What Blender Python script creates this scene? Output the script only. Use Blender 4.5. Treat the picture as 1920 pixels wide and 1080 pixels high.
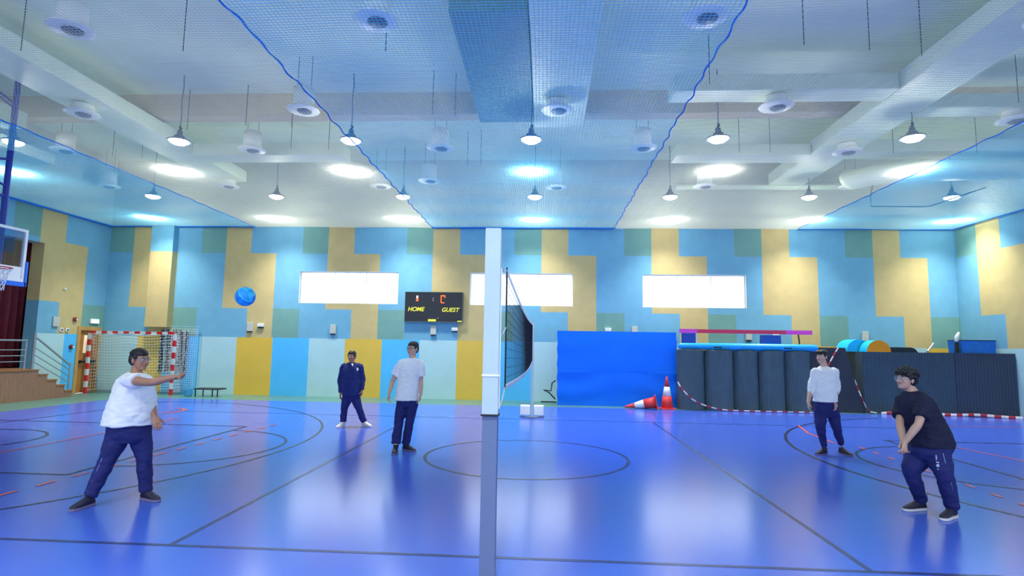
import bpy, bmesh, math, random
from mathutils import Vector, Matrix, noise
random.seed(7)
PI = math.pi
S = bpy.context.scene
COL = S.collection
for o in list(bpy.data.objects): bpy.data.objects.remove(o)

# ---------------------------------------------------------------- camera
CR = Vector((0.998271, 0.056405, 0.016531)); CU = Vector((-0.010544, -0.104834, 0.994434)); CF = Vector((-0.057824, 0.992889, 0.104058))
FPX = 1071.6; CC = Vector((0, 0, 1.7))
cd = bpy.data.cameras.new('camera'); cd.sensor_width = 36; cd.lens = FPX / 1920 * 36; cd.clip_end = 200
cam = bpy.data.objects.new('camera', cd); COL.objects.link(cam)
cam.matrix_world = Matrix.Translation(CC) @ Matrix((CR, CU, -CF)).transposed().to_4x4()
S.camera = cam
# ---------------------------------------------------------------- world, exposure
W = bpy.data.worlds.new('sky'); S.world = W; W.use_nodes = True
W.node_tree.nodes['Background'].inputs[0].default_value = (0.80, 0.90, 1.0, 1)
W.node_tree.nodes['Background'].inputs[1].default_value = 4.5
S.view_settings.view_transform = 'Standard'; S.view_settings.look = 'None'
S.view_settings.gamma = 1; S.view_settings.use_curve_mapping = False
S.view_settings.exposure = 0.0
LAMP_W = 330.0          # watts of each hall lamp's beam
# ---------------------------------------------------------------- helpers
def ray(x, y): return CF + CR * ((x - 960) / FPX) - CU * ((y - 540) / FPX)
def fl(x, y, Z=0.0):
    d = ray(x, y); return CC + d * ((Z - CC.z) / d.z)
def by(x, y, Y):
    d = ray(x, y); return CC + d * (Y / d.y)
def s2l(c):
    c = c / 255.0
    return c / 12.92 if c <= 0.04045 else ((c + 0.055) / 1.055) ** 2.4
def rgb(r, g, b): return (s2l(r), s2l(g), s2l(b), 1)
MATS = {}
def mat(name, col, rough=0.6, metal=0.0, nscale=0, namt=0.0, bump=0.0, bscale=60, spec=0.5, emit=None, estr=0, sub=0, transl=0):
    if name in MATS: return MATS[name]
    m = bpy.data.materials.new(name); m.use_nodes = True; nt = m.node_tree; b = nt.nodes['Principled BSDF']
    col = tuple(col) if len(col) == 4 else tuple(col) + (1,)
    b.inputs['Base Color'].default_value = col; b.inputs['Roughness'].default_value = rough; b.inputs['Metallic'].default_value = metal
    b.inputs['Specular IOR Level'].default_value = spec
    if emit: b.inputs['Emission Color'].default_value = emit; b.inputs['Emission Strength'].default_value = estr
    tc = nt.nodes.new('ShaderNodeTexCoord')
    if namt > 0:
        n = nt.nodes.new('ShaderNodeTexNoise'); n.inputs['Scale'].default_value = nscale; n.inputs['Detail'].default_value = 5
        nt.links.new(tc.outputs['Object'], n.inputs['Vector'])
        mx = nt.nodes.new('ShaderNodeMixRGB'); mx.blend_type = 'MULTIPLY'; mx.inputs[1].default_value = col
        cr = nt.nodes.new('ShaderNodeValToRGB'); lo = 1 - namt; cr.color_ramp.elements[0].position = .3; cr.color_ramp.elements[1].position = .7
        cr.color_ramp.elements[0].color = (lo, lo, lo, 1); cr.color_ramp.elements[1].color = (1, 1, 1, 1)
        nt.links.new(n.outputs['Fac'], cr.inputs[0]); nt.links.new(cr.outputs[0], mx.inputs[2]); mx.inputs[0].default_value = 1
        nt.links.new(mx.outputs[0], b.inputs['Base Color'])
    if bump > 0:
        n2 = nt.nodes.new('ShaderNodeTexNoise'); n2.inputs['Scale'].default_value = bscale; n2.inputs['Detail'].default_value = 4
        nt.links.new(tc.outputs['Object'], n2.inputs['Vector'])
        bp = nt.nodes.new('ShaderNodeBump'); bp.inputs['Strength'].default_value = bump; bp.inputs['Distance'].default_value = 0.01
        nt.links.new(n2.outputs['Fac'], bp.inputs['Height']); nt.links.new(bp.outputs[0], b.inputs['Normal'])
    if transl > 0:
        tr = nt.nodes.new('ShaderNodeBsdfTranslucent'); tr.inputs[0].default_value = col
        ms = nt.nodes.new('ShaderNodeMixShader'); ms.inputs[0].default_value = transl
        out = nt.nodes['Material Output']
        nt.links.new(b.outputs[0], ms.inputs[1]); nt.links.new(tr.outputs[0], ms.inputs[2]); nt.links.new(ms.outputs[0], out.inputs[0])
    MATS[name] = m; return m

def wloc(o):
    v = Vector((0, 0, 0))
    while o: v += o.location; o = o.parent
    return v
def obj(name, bm, mats, parent=None, smooth=False, loc=None):
    """bm in world coordinates; stored relative to the parent (or to loc)"""
    me = bpy.data.meshes.new(name)
    base = wloc(parent) if parent else (Vector(loc) if loc else Vector((0, 0, 0)))
    if isinstance(bm, bpy.types.Mesh): me = bm
    else:
        bmesh.ops.recalc_face_normals(bm, faces=bm.faces[:]); bm.to_mesh(me); bm.free()
    me.transform(Matrix.Translation(-base))
    if not isinstance(mats, (list, tuple)): mats = [mats]
    for m in mats: me.materials.append(m)
    if smooth:
        for p in me.polygons: p.use_smooth = True
    o = bpy.data.objects.new(name, me); COL.objects.link(o)
    if parent: o.parent = parent
    elif loc: o.location = base
    return o
def tag(o, label, cat, group=None, kind=None):
    o['label'] = label; o['category'] = cat
    if group: o['group'] = group
    if kind: o['kind'] = kind
    return o
def thing(name, label, cat, loc=(0, 0, 0), group=None):
    o = bpy.data.objects.new(name, None); COL.objects.link(o); o.location = loc; o.empty_display_size = .1
    return tag(o, label, cat, group)
def struct(name, bm, m, **k):
    o = obj(name, bm, m, **k)
    if not o.parent: o['kind'] = 'structure'
    return o
def plabel(o, l): o['label'] = l; return o
def copy_tree(o, parent=None, delta=None):
    c = o.copy(); COL.objects.link(c)
    if parent: c.parent = parent
    for ch in list(o.children): copy_tree(ch, c)
    return c
def box(bm, x0, x1, y0, y1, z0, z1, mi=0, M=None):
    vs = [bm.verts.new((x, y, z)) for x in (x0, x1) for y in (y0, y1) for z in (z0, z1)]
    if M is not None:
        for v in vs: v.co = M @ v.co
    for f in ((0, 1, 3, 2), (4, 6, 7, 5), (0, 4, 5, 1), (2, 3, 7, 6), (0, 2, 6, 4), (1, 5, 7, 3)):
        bm.faces.new([vs[i] for i in f]).material_index = mi
    return vs
def BX(*a, mi=0, bevel=0, M=None):
    bm = bmesh.new(); box(bm, *a, mi=mi, M=M)
    if bevel: bmesh.ops.bevel(bm, geom=bm.edges[:], offset=bevel, segments=3, affect='EDGES', profile=.6)
    return bm
def frames(pts, up=None):
    T = []
    for i in range(len(pts)):
        a = pts[max(i - 1, 0)]; b = pts[min(i + 1, len(pts) - 1)]; t = (b - a); T.append(t.normalized() if t.length > 1e-9 else Vector((0, 0, 1)))
    u = (up or (Vector((0, 0, 1)) if abs(T[0].z) < .9 else Vector((0, 1, 0)))).copy()
    u = (u - T[0] * u.dot(T[0])).normalized(); out = []
    for t in T:
        u = (u - t * u.dot(t)); u = u.normalized() if u.length > 1e-6 else t.orthogonal().normalized()
        out.append((u, t.cross(u)))
    return out
def bridge(bm, rings, cap=True, mi=0, closed=False):
    R = [[bm.verts.new(p) for p in r] for r in rings]; n = len(R[0])
    L = len(R)
    for i in range(L if closed else L - 1):
        A = R[i]; B = R[(i + 1) % L]; m_ = mi[i] if isinstance(mi, list) else mi
        for j in range(n): bm.faces.new((A[j], A[(j + 1) % n], B[(j + 1) % n], B[j])).material_index = m_
    if cap and not closed:
        bm.faces.new(R[0][::-1]).material_index = mi[0] if isinstance(mi, list) else mi
        bm.faces.new(R[-1]).material_index = mi[-1] if isinstance(mi, list) else mi
    return R
def tube(bm, pts, r, n=8, mi=0, closed=False, up=None):
    pts = [Vector(p) for p in pts]; fr = frames(pts, up); rings = []
    for i, (p, (u, v)) in enumerate(zip(pts, fr)):
        rr = r[i] if isinstance(r, (list, tuple)) else r
        a, b = rr if isinstance(rr, tuple) else (rr, rr)
        rings.append([p + u * (a * math.cos(2 * PI * k / n)) + v * (b * math.sin(2 * PI * k / n)) for k in range(n)])
    return bridge(bm, rings, mi=mi, closed=closed)
def TB(pts, r, n=8, **k):
    bm = bmesh.new(); tube(bm, pts, r, n, **k); return bm
def lathe(bm, prof, c, n=24, mi=0, axis=None):
    c = Vector(c); rings = []
    ax = axis or Vector((0, 0, 1)); u = ax.orthogonal().normalized() if axis else Vector((1, 0, 0)); v = ax.cross(u)
    for r, z in prof: rings.append([c + u * (max(r, 1e-4) * math.cos(2 * PI * k / n)) + v * (max(r, 1e-4) * math.sin(2 * PI * k / n)) + ax * z for k in range(n)])
    return bridge(bm, rings, mi=mi)
def ellip(bm, c, r, ax=None, n=16, m=10, mi=0):
    c = Vector(c); X, Y, Z = ax or (Vector((1, 0, 0)), Vector((0, 1, 0)), Vector((0, 0, 1)))
    rings = []
    for i in range(m + 1):
        th = PI * (0.02 + 0.96 * i / m); s = math.sin(th); cz = math.cos(th)
        rings.append([c + X * (r[0] * s * math.cos(2 * PI * k / n)) + Y * (r[1] * s * math.sin(2 * PI * k / n)) + Z * (r[2] * cz) for k in range(n)])
    return bridge(bm, rings, mi=mi)
def crom(P, k=5):
    out = []
    n = len(P)
    for i in range(n - 1):
        p0 = P[max(i - 1, 0)]; p1 = P[i]; p2 = P[i + 1]; p3 = P[min(i + 2, n - 1)]
        for j in range(k):
            t = j / k
            if isinstance(p1, Vector): out.append(.5 * ((2 * p1) + (p2 - p0) * t + (2 * p0 - 5 * p1 + 4 * p2 - p3) * t * t + (3 * p1 - p0 - 3 * p2 + p3) * t ** 3))
            else: out.append(.5 * ((2 * p1) + (p2 - p0) * t + (2 * p0 - 5 * p1 + 4 * p2 - p3) * t * t + (3 * p1 - p0 - 3 * p2 + p3) * t ** 3))
    out.append(P[-1]); return out
def limb(bm, P, R, n=14, round0=True, round1=True, k=4):
    P = [Vector(p) for p in P]; pts = crom(P, k); rr = crom([float(x) for x in R], k)
    if round0:
        t = (pts[0] - pts[1]).normalized(); add = [(pts[0] + t * rr[0] * math.sin(a), rr[0] * math.cos(a)) for a in (1.35, 1.0, .6, .3)]
        pts = [a[0] for a in add] + pts; rr = [a[1] for a in add] + rr
    if round1:
        t = (pts[-1] - pts[-2]).normalized(); add = [(pts[-1] + t * rr[-1] * math.sin(a), rr[-1] * math.cos(a)) for a in (.3, .6, 1.0, 1.35)]
        pts += [a[0] for a in add]; rr += [a[1] for a in add]
    tube(bm, pts, rr, n)
def remesh(bm, vox, smooth=3, disp=None):
    bmesh.ops.recalc_face_normals(bm, faces=bm.faces[:])
    me = bpy.data.meshes.new('tmp'); bm.to_mesh(me); bm.free()
    o = bpy.data.objects.new('tmp', me); COL.objects.link(o)
    r = o.modifiers.new('r', 'REMESH'); r.mode = 'VOXEL'; r.voxel_size = vox; r.adaptivity = 0
    if smooth:
        sm = o.modifiers.new('s', 'SMOOTH'); sm.factor = .5; sm.iterations = smooth
    dg = bpy.context.evaluated_depsgraph_get(); out = bpy.data.meshes.new_from_object(o.evaluated_get(dg))
    bpy.data.objects.remove(o)
    if disp:
        ns = [v.normal.copy() for v in out.vertices]
        for v, nn in zip(out.vertices, ns): v.co += nn * disp(v.co)
    out.materials.clear()
    return out
def text_mesh(body, size, M, extrude=.004, shear=0):
    cu = bpy.data.curves.new('t', 'FONT'); cu.body = body; cu.size = size; cu.extrude = extrude; cu.align_x = 'CENTER'; cu.align_y = 'CENTER'; cu.shear = shear; cu.offset = size * .018
    o = bpy.data.objects.new('t', cu); COL.objects.link(o)
    dg = bpy.context.evaluated_depsgraph_get(); me = bpy.data.meshes.new_from_object(o.evaluated_get(dg)); bpy.data.objects.remove(o)
    me.transform(M); return me

# ---------------------------------------------------------------- materials
M_blue = mat('panel_blue', rgb(116, 180, 208), .85, nscale=3, namt=.10, bump=.25, bscale=300)
M_yel = mat('panel_tan', rgb(208, 188, 130), .85, nscale=3, namt=.10, bump=.25, bscale=300)
M_green = mat('panel_green', rgb(118, 168, 158), .85, nscale=3, namt=.10, bump=.25, bscale=300)
M_lblue = mat('lower_blue', rgb(84, 196, 255), .45, nscale=2, namt=.06)
M_lyel = mat('lower_yellow', rgb(232, 192, 74), .45, nscale=2, namt=.06)
M_lmint = mat('lower_mint', rgb(182, 222, 226), .45, nscale=2, namt=.06)
M_white = mat('white_paint', rgb(226, 240, 220), .7, nscale=1, namt=.08)
M_duct = mat('duct_white', rgb(224, 238, 218), .5, nscale=2, namt=.08)
M_ductd = mat('duct_grey', rgb(112, 150, 158), .6, nscale=2, namt=.08)
M_beige = mat('beam_beige', rgb(214, 200, 172), .7, nscale=2, namt=.08)
M_grille = mat('grille_dark', rgb(90, 105, 125), .5)
M_steel = mat('steel', rgb(170, 178, 182), .35, .7)
M_dark = mat('dark_metal', rgb(40, 45, 55), .4, .5)
M_black = mat('black_plastic', rgb(22, 24, 30), .5)
M_wht = mat('white_plastic', rgb(236, 240, 240), .4)
M_wood = mat('door_wood', rgb(196, 132, 66), .45, nscale=4, namt=.2)
M_woodf = mat('door_frame_wood', rgb(206, 160, 90), .45, nscale=4, namt=.15)
M_red = mat('red_paint', rgb(220, 45, 45), .4)
M_rope = mat('rope_blue', rgb(40, 150, 245), .7, transl=.3)
M_lamp = mat('lamp_glow', (1, 1, 1, 1), .5, emit=(1, .99, .96, 1), estr=14)

# stage wood: plank stripes
def wood_planks(name, c1, c2, sc):
    m = mat(name, c1, .5); nt = m.node_tree; b = nt.nodes['Principled BSDF']
    tc = nt.nodes.new('ShaderNodeTexCoord'); mp = nt.nodes.new('ShaderNodeMapping'); mp.inputs['Scale'].default_value = sc
    n = nt.nodes.new('ShaderNodeTexNoise'); n.inputs['Scale'].default_value = 3; n.inputs['Detail'].default_value = 8
    mx = nt.nodes.new('ShaderNodeMixRGB'); mx.inputs[1].default_value = c1; mx.inputs[2].default_value = c2
    nt.links.new(tc.outputs['Object'], mp.inputs[0]); nt.links.new(mp.outputs[0], n.inputs['Vector']); nt.links.new(n.outputs['Fac'], mx.inputs[0]); nt.links.new(mx.outputs[0], b.inputs['Base Color'])
    return m
M_stage = wood_planks('stage_wood', rgb(120, 82, 66), rgb(176, 134, 108), (1, 6, .6))
M_tread = wood_planks('tread_wood', rgb(176, 120, 72), rgb(150, 98, 60), (1, 2, 2))
def glossy_floor(name, c, rough=.22):
    m = mat(name, c, rough, nscale=.6, namt=.06, spec=.5); return m
M_floor = glossy_floor('court_blue', (0.052, 0.122, 0.62, 1), .2)
M_fgreen = glossy_floor('border_green', rgb(86, 134, 124), .3)
M_lineb = mat('line_black', rgb(14, 22, 60), .3)
M_liner = mat('line_orange', rgb(200, 80, 70), .35)
M_linef = mat('line_faint', rgb(40, 70, 170), .3)

# ---------------------------------------------------------------- room shell
XL, XR, YB, YF = -15.05, 12.98, 18.71, -3.2
ZN, Z1, Z2, ZP, ZC = 5.68, 4.76, 2.88, 1.905, 8.0
vc = [-15.05, -14.20, -13.43, -12.6, -11.77, -10.9, -10.02, -9.13, -8.22, -7.34, -6.44, -5.54, -4.65, -3.76, -2.85, -1.94, -1.03, -.13, .75, 1.67, 2.58, 3.46, 4.35, 5.24, 6.12, 6.99, 7.86, 8.73, 9.61, 10.47, 11.31, 12.13, 12.98]
PAT = {0: 'gbb', 1: 'yyb', 2: 'byy', 3: 'bbg'}
M_upper = mat('upper_wall_grey', rgb(196, 202, 192), .8, nscale=1, namt=.08)
WM = [M_blue, M_yel, M_green, M_lblue, M_lyel, M_lmint, M_upper]
MI = {'b': 0, 'y': 1, 'g': 2}
lowb = [-15.05, -13.78, -12.85, -11.6, -10.31, -9.08, -7.83, -6.61, -5.37, -4.11, -2.87, -1.62, -.38, .85, 2.1, 3.33, 4.56, 5.8, 7.03, 8.26, 9.5, 10.73, 11.96, 12.98]
lowc = [5, 4, 3]  # mint, yellow, blue ; index 0 is the mint beside the corner
WINS = [(-8.27, -4.89), (-2.48, .91), (3.17, 6.47)]; WZ0, WZ1 = 3.08, 4.155
def wall_mesh(to3d, cols, pats, lows, lowm, holes, thick_dir, top=ZC):
    """panelled wall: faces split at every colour edge, openings left out, with real thickness behind"""
    bm = bmesh.new()
    us = sorted(set([round(c, 3) for c in cols + lows] + [round(h, 3) for H in holes for h in H[:2]]))
    zs = sorted(set([0, ZP, Z2, Z1, ZN, top] + [round(h, 3) for H in holes for h in H[2:]]))
    cache = {}
    def V(u, z, d=0):
        k = (u, z, d)
        if k not in cache: cache[k] = bm.verts.new(to3d(u, z) + thick_dir * d)
        return cache[k]
    def inh(u, z): return any(H[0] < u < H[1] and H[2] < z < H[3] for H in holes)
    for a, b in zip(us, us[1:]):
        for z0, z1 in zip(zs, zs[1:]):
            u = (a + b) / 2; z = (z0 + z1) / 2
            if inh(u, z): continue
            if z > ZN: m = 6
            elif z < ZP:
                i = max(i for i in range(len(lows)) if lows[i] <= u + 1e-6); m = lowm(i)
            else:
                i = max(i for i in range(len(cols)) if cols[i] <= u + 1e-6); lv = 0 if z > Z1 else (1 if z > Z2 else 2); m = MI[PAT[pats(i)][lv]]
            bm.faces.new((V(a, z0), V(b, z0), V(b, z1), V(a, z1))).material_index = m
            bm.faces.new((V(a, z0, 1), V(b, z0, 1), V(b, z1, 1), V(a, z1, 1))).material_index = 6
    for (h0, h1, g0, g1) in holes:   # reveals
        mi = 6
        hu = [u for u in us if h0 - 1e-6 <= u <= h1 + 1e-6]; hz = [z for z in zs if g0 - 1e-6 <= z <= g1 + 1e-6]
        for a, b in zip(hu, hu[1:]):
            for z in (g0, g1):
                if z > 0: bm.faces.new((V(a, round(z, 3)), V(b, round(z, 3)), V(b, round(z, 3), 1), V(a, round(z, 3), 1))).material_index = mi
        for a, b in zip(hz, hz[1:]):
            zz = (a + b) / 2
            for u in (h0, h1):
                m = (1 if Z2 < zz < Z1 else 0) if (h1 - h0 > 4) else 6
                bm.faces.new((V(round(u, 3), a), V(round(u, 3), b), V(round(u, 3), b, 1), V(round(u, 3), a, 1))).material_index = m
    return bm
bm = wall_mesh(lambda u, z: Vector((u, YB, z)), vc, lambda i: i % 4, lowb, lambda i: lowc[i % 3], [(a, b, WZ0, WZ1) for a, b in WINS], Vector((0, .22, 0)))
struct('wall_back', bm, WM)
# left wall: columns counted back from the corner (u = y)
lc = [YF] + [YB - .9 * k - .03 for k in range(24, 0, -1)] + [YB]; lc = sorted(set([round(v, 3) for v in lc if v >= YF]))
nl = len(lc) - 1
ll = sorted([YF] + [16.21 - 1.24 * k for k in range(0, 15)] + [17.18, 17.62, YB]); OPEN = (7.2, 16.15, 0, 4.6)
DOOR = (17.72, 18.60, 0, 2.1)
bm = wall_mesh(lambda u, z: Vector((XL, u, z)), lc, lambda i: (3 - (nl - 1 - i)) % 4, ll, lambda i: 3 if i >= len(ll) - 3 else lowc[(i - (len(ll) - 4)) % 3], [OPEN, DOOR], Vector((-.4, 0, 0)))
struct('wall_left', bm, WM)
rc = [YF] + sorted([round(YB - .9 * k - .03, 3) for k in range(0, 25)]); rc[-1] = YB - .06; nr = len(rc)
rl = [YF] + sorted([YB - 1.24 * k for k in range(0, 18)])
bm = wall_mesh(lambda u, z: Vector((XR, u, z)), rc, lambda i: (nr - 2 - i) % 4 if i < nr - 1 else 3, rl, lambda i: lowc[(len(rl) - i) % 3], [], Vector((.2, 0, 0)))
# close the sliver at the corner
struct('wall_right', bm, WM)
FILL_WINS = [(-12.2, -7.6), (-6.2, -1.6), (-.2, 4.4), (5.8, 10.4)]; fz0, fz1 = 2.2, 5.3  # openings added behind the camera as frontal fill light
bm = bmesh.new(); box(bm, XL - .4, XR + .2, YF - .2, YF, 0, fz0); box(bm, XL - .4, XR + .2, YF - .2, YF, fz1, ZC)
e_ = [XL - .4] + [v for w_ in FILL_WINS for v in w_] + [XR + .2]
for k in range(0, len(e_), 2): box(bm, e_[k], e_[k + 1], YF - .2, YF, fz0, fz1)
struct('wall_front', bm, M_white)
struct('ceiling', BX(XL - .4, XR + .2, YF - .2, YB + .22, ZC, ZC + .2), M_white)
# windows
M_frame = mat('window_frame_white', rgb(240, 244, 246), .4)
M_glass = bpy.data.materials.new('window_glass'); M_glass.use_nodes = True
nt = M_glass.node_tree; nt.nodes.clear(); o_ = nt.nodes.new('ShaderNodeOutputMaterial'); t_ = nt.nodes.new('ShaderNodeBsdfTransparent'); g_ = nt.nodes.new('ShaderNodeBsdfGlossy'); x_ = nt.nodes.new('ShaderNodeMixShader')
g_.inputs['Roughness'].default_value = .02; x_.inputs[0].default_value = .06
nt.links.new(t_.outputs[0], x_.inputs[1]); nt.links.new(g_.outputs[0], x_.inputs[2]); nt.links.new(x_.outputs[0], o_.inputs[0])
for i, (a, b) in enumerate(WINS):
    y0, y1 = YB + .10, YB + .16; w = .035
    bm = bmesh.new()
    box(bm, a, b, y0, y1, WZ0, WZ0 + w); box(bm, a, b, y0, y1, WZ1 - w, WZ1); box(bm, a, a + w, y0, y1, WZ0 + w, WZ1 - w); box(bm, b - w, b, y0, y1, WZ0 + w, WZ1 - w)
    fr = struct('window_%d' % (i + 1), bm, M_frame)
    for k in (1, 2):
        xx = a + (b - a) * (.345 if k == 1 else .67); obj('mullion', BX(xx - .014, xx + .014, y0, y1, WZ0 + w, WZ1 - w), M_frame, fr)
    obj('pane', BX(a + w, b - w, YB + .13, YB + .134, WZ0 + w, WZ1 - w), M_glass, fr)
for i, (a, b) in enumerate(FILL_WINS):
    bm = bmesh.new(); y0, y1 = YF - .16, YF - .1; w = .04
    box(bm, a, b, y0, y1, fz0, fz0 + w); box(bm, a, b, y0, y1, fz1 - w, fz1)
    for k in range(5): xx = a + (b - a) * k / 4; xx = min(max(xx, a + .02), b - .02); box(bm, xx - .02, xx + .02, y0, y1, fz0 + w, fz1 - w)
    fr = struct('window_%d' % (i + 4), bm, M_frame); obj('pane', BX(a + w, b - w, YF - .132, YF - .128, fz0 + w, fz1 - w), M_glass, fr)  # unseen windows, added to let daylight onto the players
# floor: blue court, green border
GX0, GX1, GY1 = -12.75, 13.2, 17.0
bm = bmesh.new()
def quad(bm, x0, x1, y0, y1, z, mi): bm.faces.new([bm.verts.new(p) for p in ((x0, y0, z), (x1, y0, z), (x1, y1, z), (x0, y1, z))]).material_index = mi
box(bm, XL - .4, XR + .2, YF - .2, YB + .22, -.2, -.0005, mi=1)
quad(bm, GX0, XR, YF, GY1, 0, 0); quad(bm, XL - .4, GX0, YF, YB, 0, 1); quad(bm, GX0, XR, GY1, YB, 0, 1)
struct('floor', bm, [M_floor, M_fgreen])
# painted court lines: thin paint on the floor
def ribbon(bm, pts, w, z, mi=0, closed=False):
    pts = [Vector((p[0], p[1], 0)) for p in pts]; n = len(pts); A = []
    for i in range(n):
        a = pts[(i - 1) % n] if closed else pts[max(i - 1, 0)]; b = pts[(i + 1) % n] if closed else pts[min(i + 1, n - 1)]
        t = (b - a).normalized(); s = Vector((-t.y, t.x, 0)) * w / 2
        A.append((bm.verts.new(pts[i] + s + Vector((0, 0, z))), bm.verts.new(pts[i] - s + Vector((0, 0, z)))))
    for i in range(n if closed else n - 1):
        a, b = A[i], A[(i + 1) % n]; bm.faces.new((a[0], a[1], b[1], b[0])).material_index = mi
def arc(cx, cy, r, a0, a1, n=60): return [(cx + r * math.cos(math.radians(a0 + (a1 - a0) * i / n)), cy + r * math.sin(math.radians(a0 + (a1 - a0) * i / n))) for i in range(n + 1)]
bm = bmesh.new(); lw = .05
ribbon(bm, arc(-.27, 9.23, 1.58, 0, 360, 96)[:-1], lw, .002, closed=True)
ribbon(bm, [(-12.4, 2.9), (-10.4, 2.9)] + arc(-10.9, 9.55, 6.72, -82, 66, 80) + [(-9.0, 16.05), (-12.4, 16.05)], lw, .0026)
ribbon(bm, arc(-6.1, 9.4, 1.7, -88, 88, 50), lw, .0030)
ribbon(bm, [(-12.4, 7.15), (-6.05, 7.15)], lw, .0034); ribbon(bm, [(-6.05, 7.15), (-6.1, 11.67)], lw, .0037); ribbon(bm, [(-6.1, 11.67), (-12.4, 11.67)], lw, .0041)
ribbon(bm, [(-12.4, 8.2)] + arc(-9.95, 9.3, 1.25, -80, 80, 30) + [(-10.6, 10.5)], lw, .0044)
ribbon(bm, arc(11.15, 9.6, 6.75, 110, 235, 80), .06, .0026)
ribbon(bm, arc(6.85, 9.5, 1.72, 95, 268, 50), lw, .0030)
ribbon(bm, [(6.85, 7.7), (12.6, 7.4)], lw, .0034); ribbon(bm, [(6.66, 8.2), (6.75, 11.9)], lw, .0037); ribbon(bm, [(6.7, 11.95), (12.6, 11.9)], lw, .0041)
ribbon(bm, [(-11.1, 11.3), (-10.9, 13.9), (-10.7, 16.0)], lw * .8, .0048)
struct('trim_1', bm, M_lineb, parent=None)
bm = bmesh.new()
ribbon(bm, [(-3.13, 4.86), (-3.13, 13.9)], .05, .0014); ribbon(bm, [(2.58, 4.86), (2.58, 13.9)], .05, .0014)
ribbon(bm, [(-9.3, 4.84), (8.7, 4.84)], .05, .0017); ribbon(bm, [(-9.3, 13.95), (8.7, 13.95)], .05, .0017)
struct('trim_2', bm, mat('line_navy', rgb(26, 44, 110), .3))
bm = bmesh.new()
ribbon(bm, [(-8.15, 7.2), (-8.15, 12.6)], .04, .0052)
for k in range(14): ribbon(bm, [(-5.95 + .02 * k, 5.6 + k * .48), (-5.94 + .02 * k, 5.85 + k * .48)], .05, .0052)
ribbon(bm, arc(-9.6, 13.9, .62, -100, 80, 24), .09, .0056)
ribbon(bm, [(5.95, 14.0), (5.6, 12.7), (5.5, 11.4)], .05, .0052); ribbon(bm, [(7.6, 11.5), (8.0, 8.6)], .04, .0052); ribbon(bm, [(9.5, 14.6), (13, 14.6)], .04, .0052)
for k in range(10): ribbon(bm, [(5.75 - .03 * k, 11 - k * .48), (5.74 - .03 * k, 10.8 - k * .48)], .05, .0052)
struct('trim_3', bm, M_liner)

# ---------------------------------------------------------------- stage, steps, railing, curtain
st = bmesh.new(); box(st, XL - 3.6, XL - .4, 6.8, 16.55, 0, .87); box(st, XL - .4, XL, 7.2, 16.15, 0, .87)
struct('floor_stage', st, M_stage)
struct('wall_stage', BX(XL - 3.7, XL - 3.6, 6.8, 16.6, 0, 6), mat('stage_black', rgb(30, 22, 26), .9))
struct('wall_stage_end', BX(XL - 3.6, XL - .401, 16.56, 16.66, 0, 6), MATS['stage_black'])
struct('wall_stage_side', BX(XL - 3.6, XL - .401, 6.7, 6.79, 0, 6), MATS['stage_black'])
struct('ceiling_stage', BX(XL - 3.6, XL - .401, 6.8, 16.55, 5.9, 6), MATS['stage_black'])
sx1 = -14.35
sp = bmesh.new(); ys = [15.62, 15.93, 16.26, 16.56, 16.84]; zs_ = [.70, .53, .36, .18]
steps = thing('stage_steps', 'brown wooden steps going down from the stage towards the wooden door', 'steps', (sx1 - .35, 15, 0))
box(sp, XL + .01, sx1, 11.6, ys[0], 0, .84)
for i in range(4): box(sp, XL + .01, sx1, ys[i], ys[i + 1], 0, zs_[i])
obj('step_body', sp, M_stage, steps)
obj('tread', BX(XL + .01, sx1 + .015, 11.6, ys[0] + .02, .84, .87), M_tread, steps)
for i in range(4): obj('tread', BX(XL + .01, sx1 + .015, ys[i] + .021, ys[i + 1] + .02, zs_[i] - .001, zs_[i] + .03), M_tread, steps)
# stair railing
rx = sx1 - .05
rl_ = thing('stair_railing', 'grey steel stair railing with four sloping rails beside the wooden steps', 'railing', (rx, 15.4, .87))
obj('post', TB([(rx, 15.45, .87), (rx, 15.45, 1.92)], .035, 10), M_steel, rl_)
obj('post', TB([(rx, 16.75, .21), (rx, 16.75, .98), (rx, 16.72, 1.02)], .022, 10), M_steel, rl_)
obj('handrail', TB([(rx, 15.45, 1.78), (rx, 15.6, 1.70), (rx, 16.7, .98), (rx, 16.76, .93)], .026, 10), M_steel, rl_)
for k in range(3): obj('rail', TB([(rx, 15.45, 1.5 - .2 * k), (rx, 16.75, .80 - .2 * k * .9)], .013, 8), M_steel, rl_)
gr_ = thing('stage_railing', 'grey steel guard rail with level bars at the stage edge in front of the curtain', 'railing', (rx, 13, .87))
for yy in (11.8, 13.6, 15.2): obj('post', TB([(rx, yy, .87), (rx, yy, 1.68)], .022, 8), M_steel, gr_)
obj('handrail', TB([(rx, 11.6, 1.68), (rx, 15.22, 1.68)], .024, 8), M_steel, gr_)
for z in (1.42, 1.26, 1.1): obj('rail', TB([(rx, 11.6, z), (rx, 15.2, z)], .013, 8), M_steel, gr_)
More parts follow.
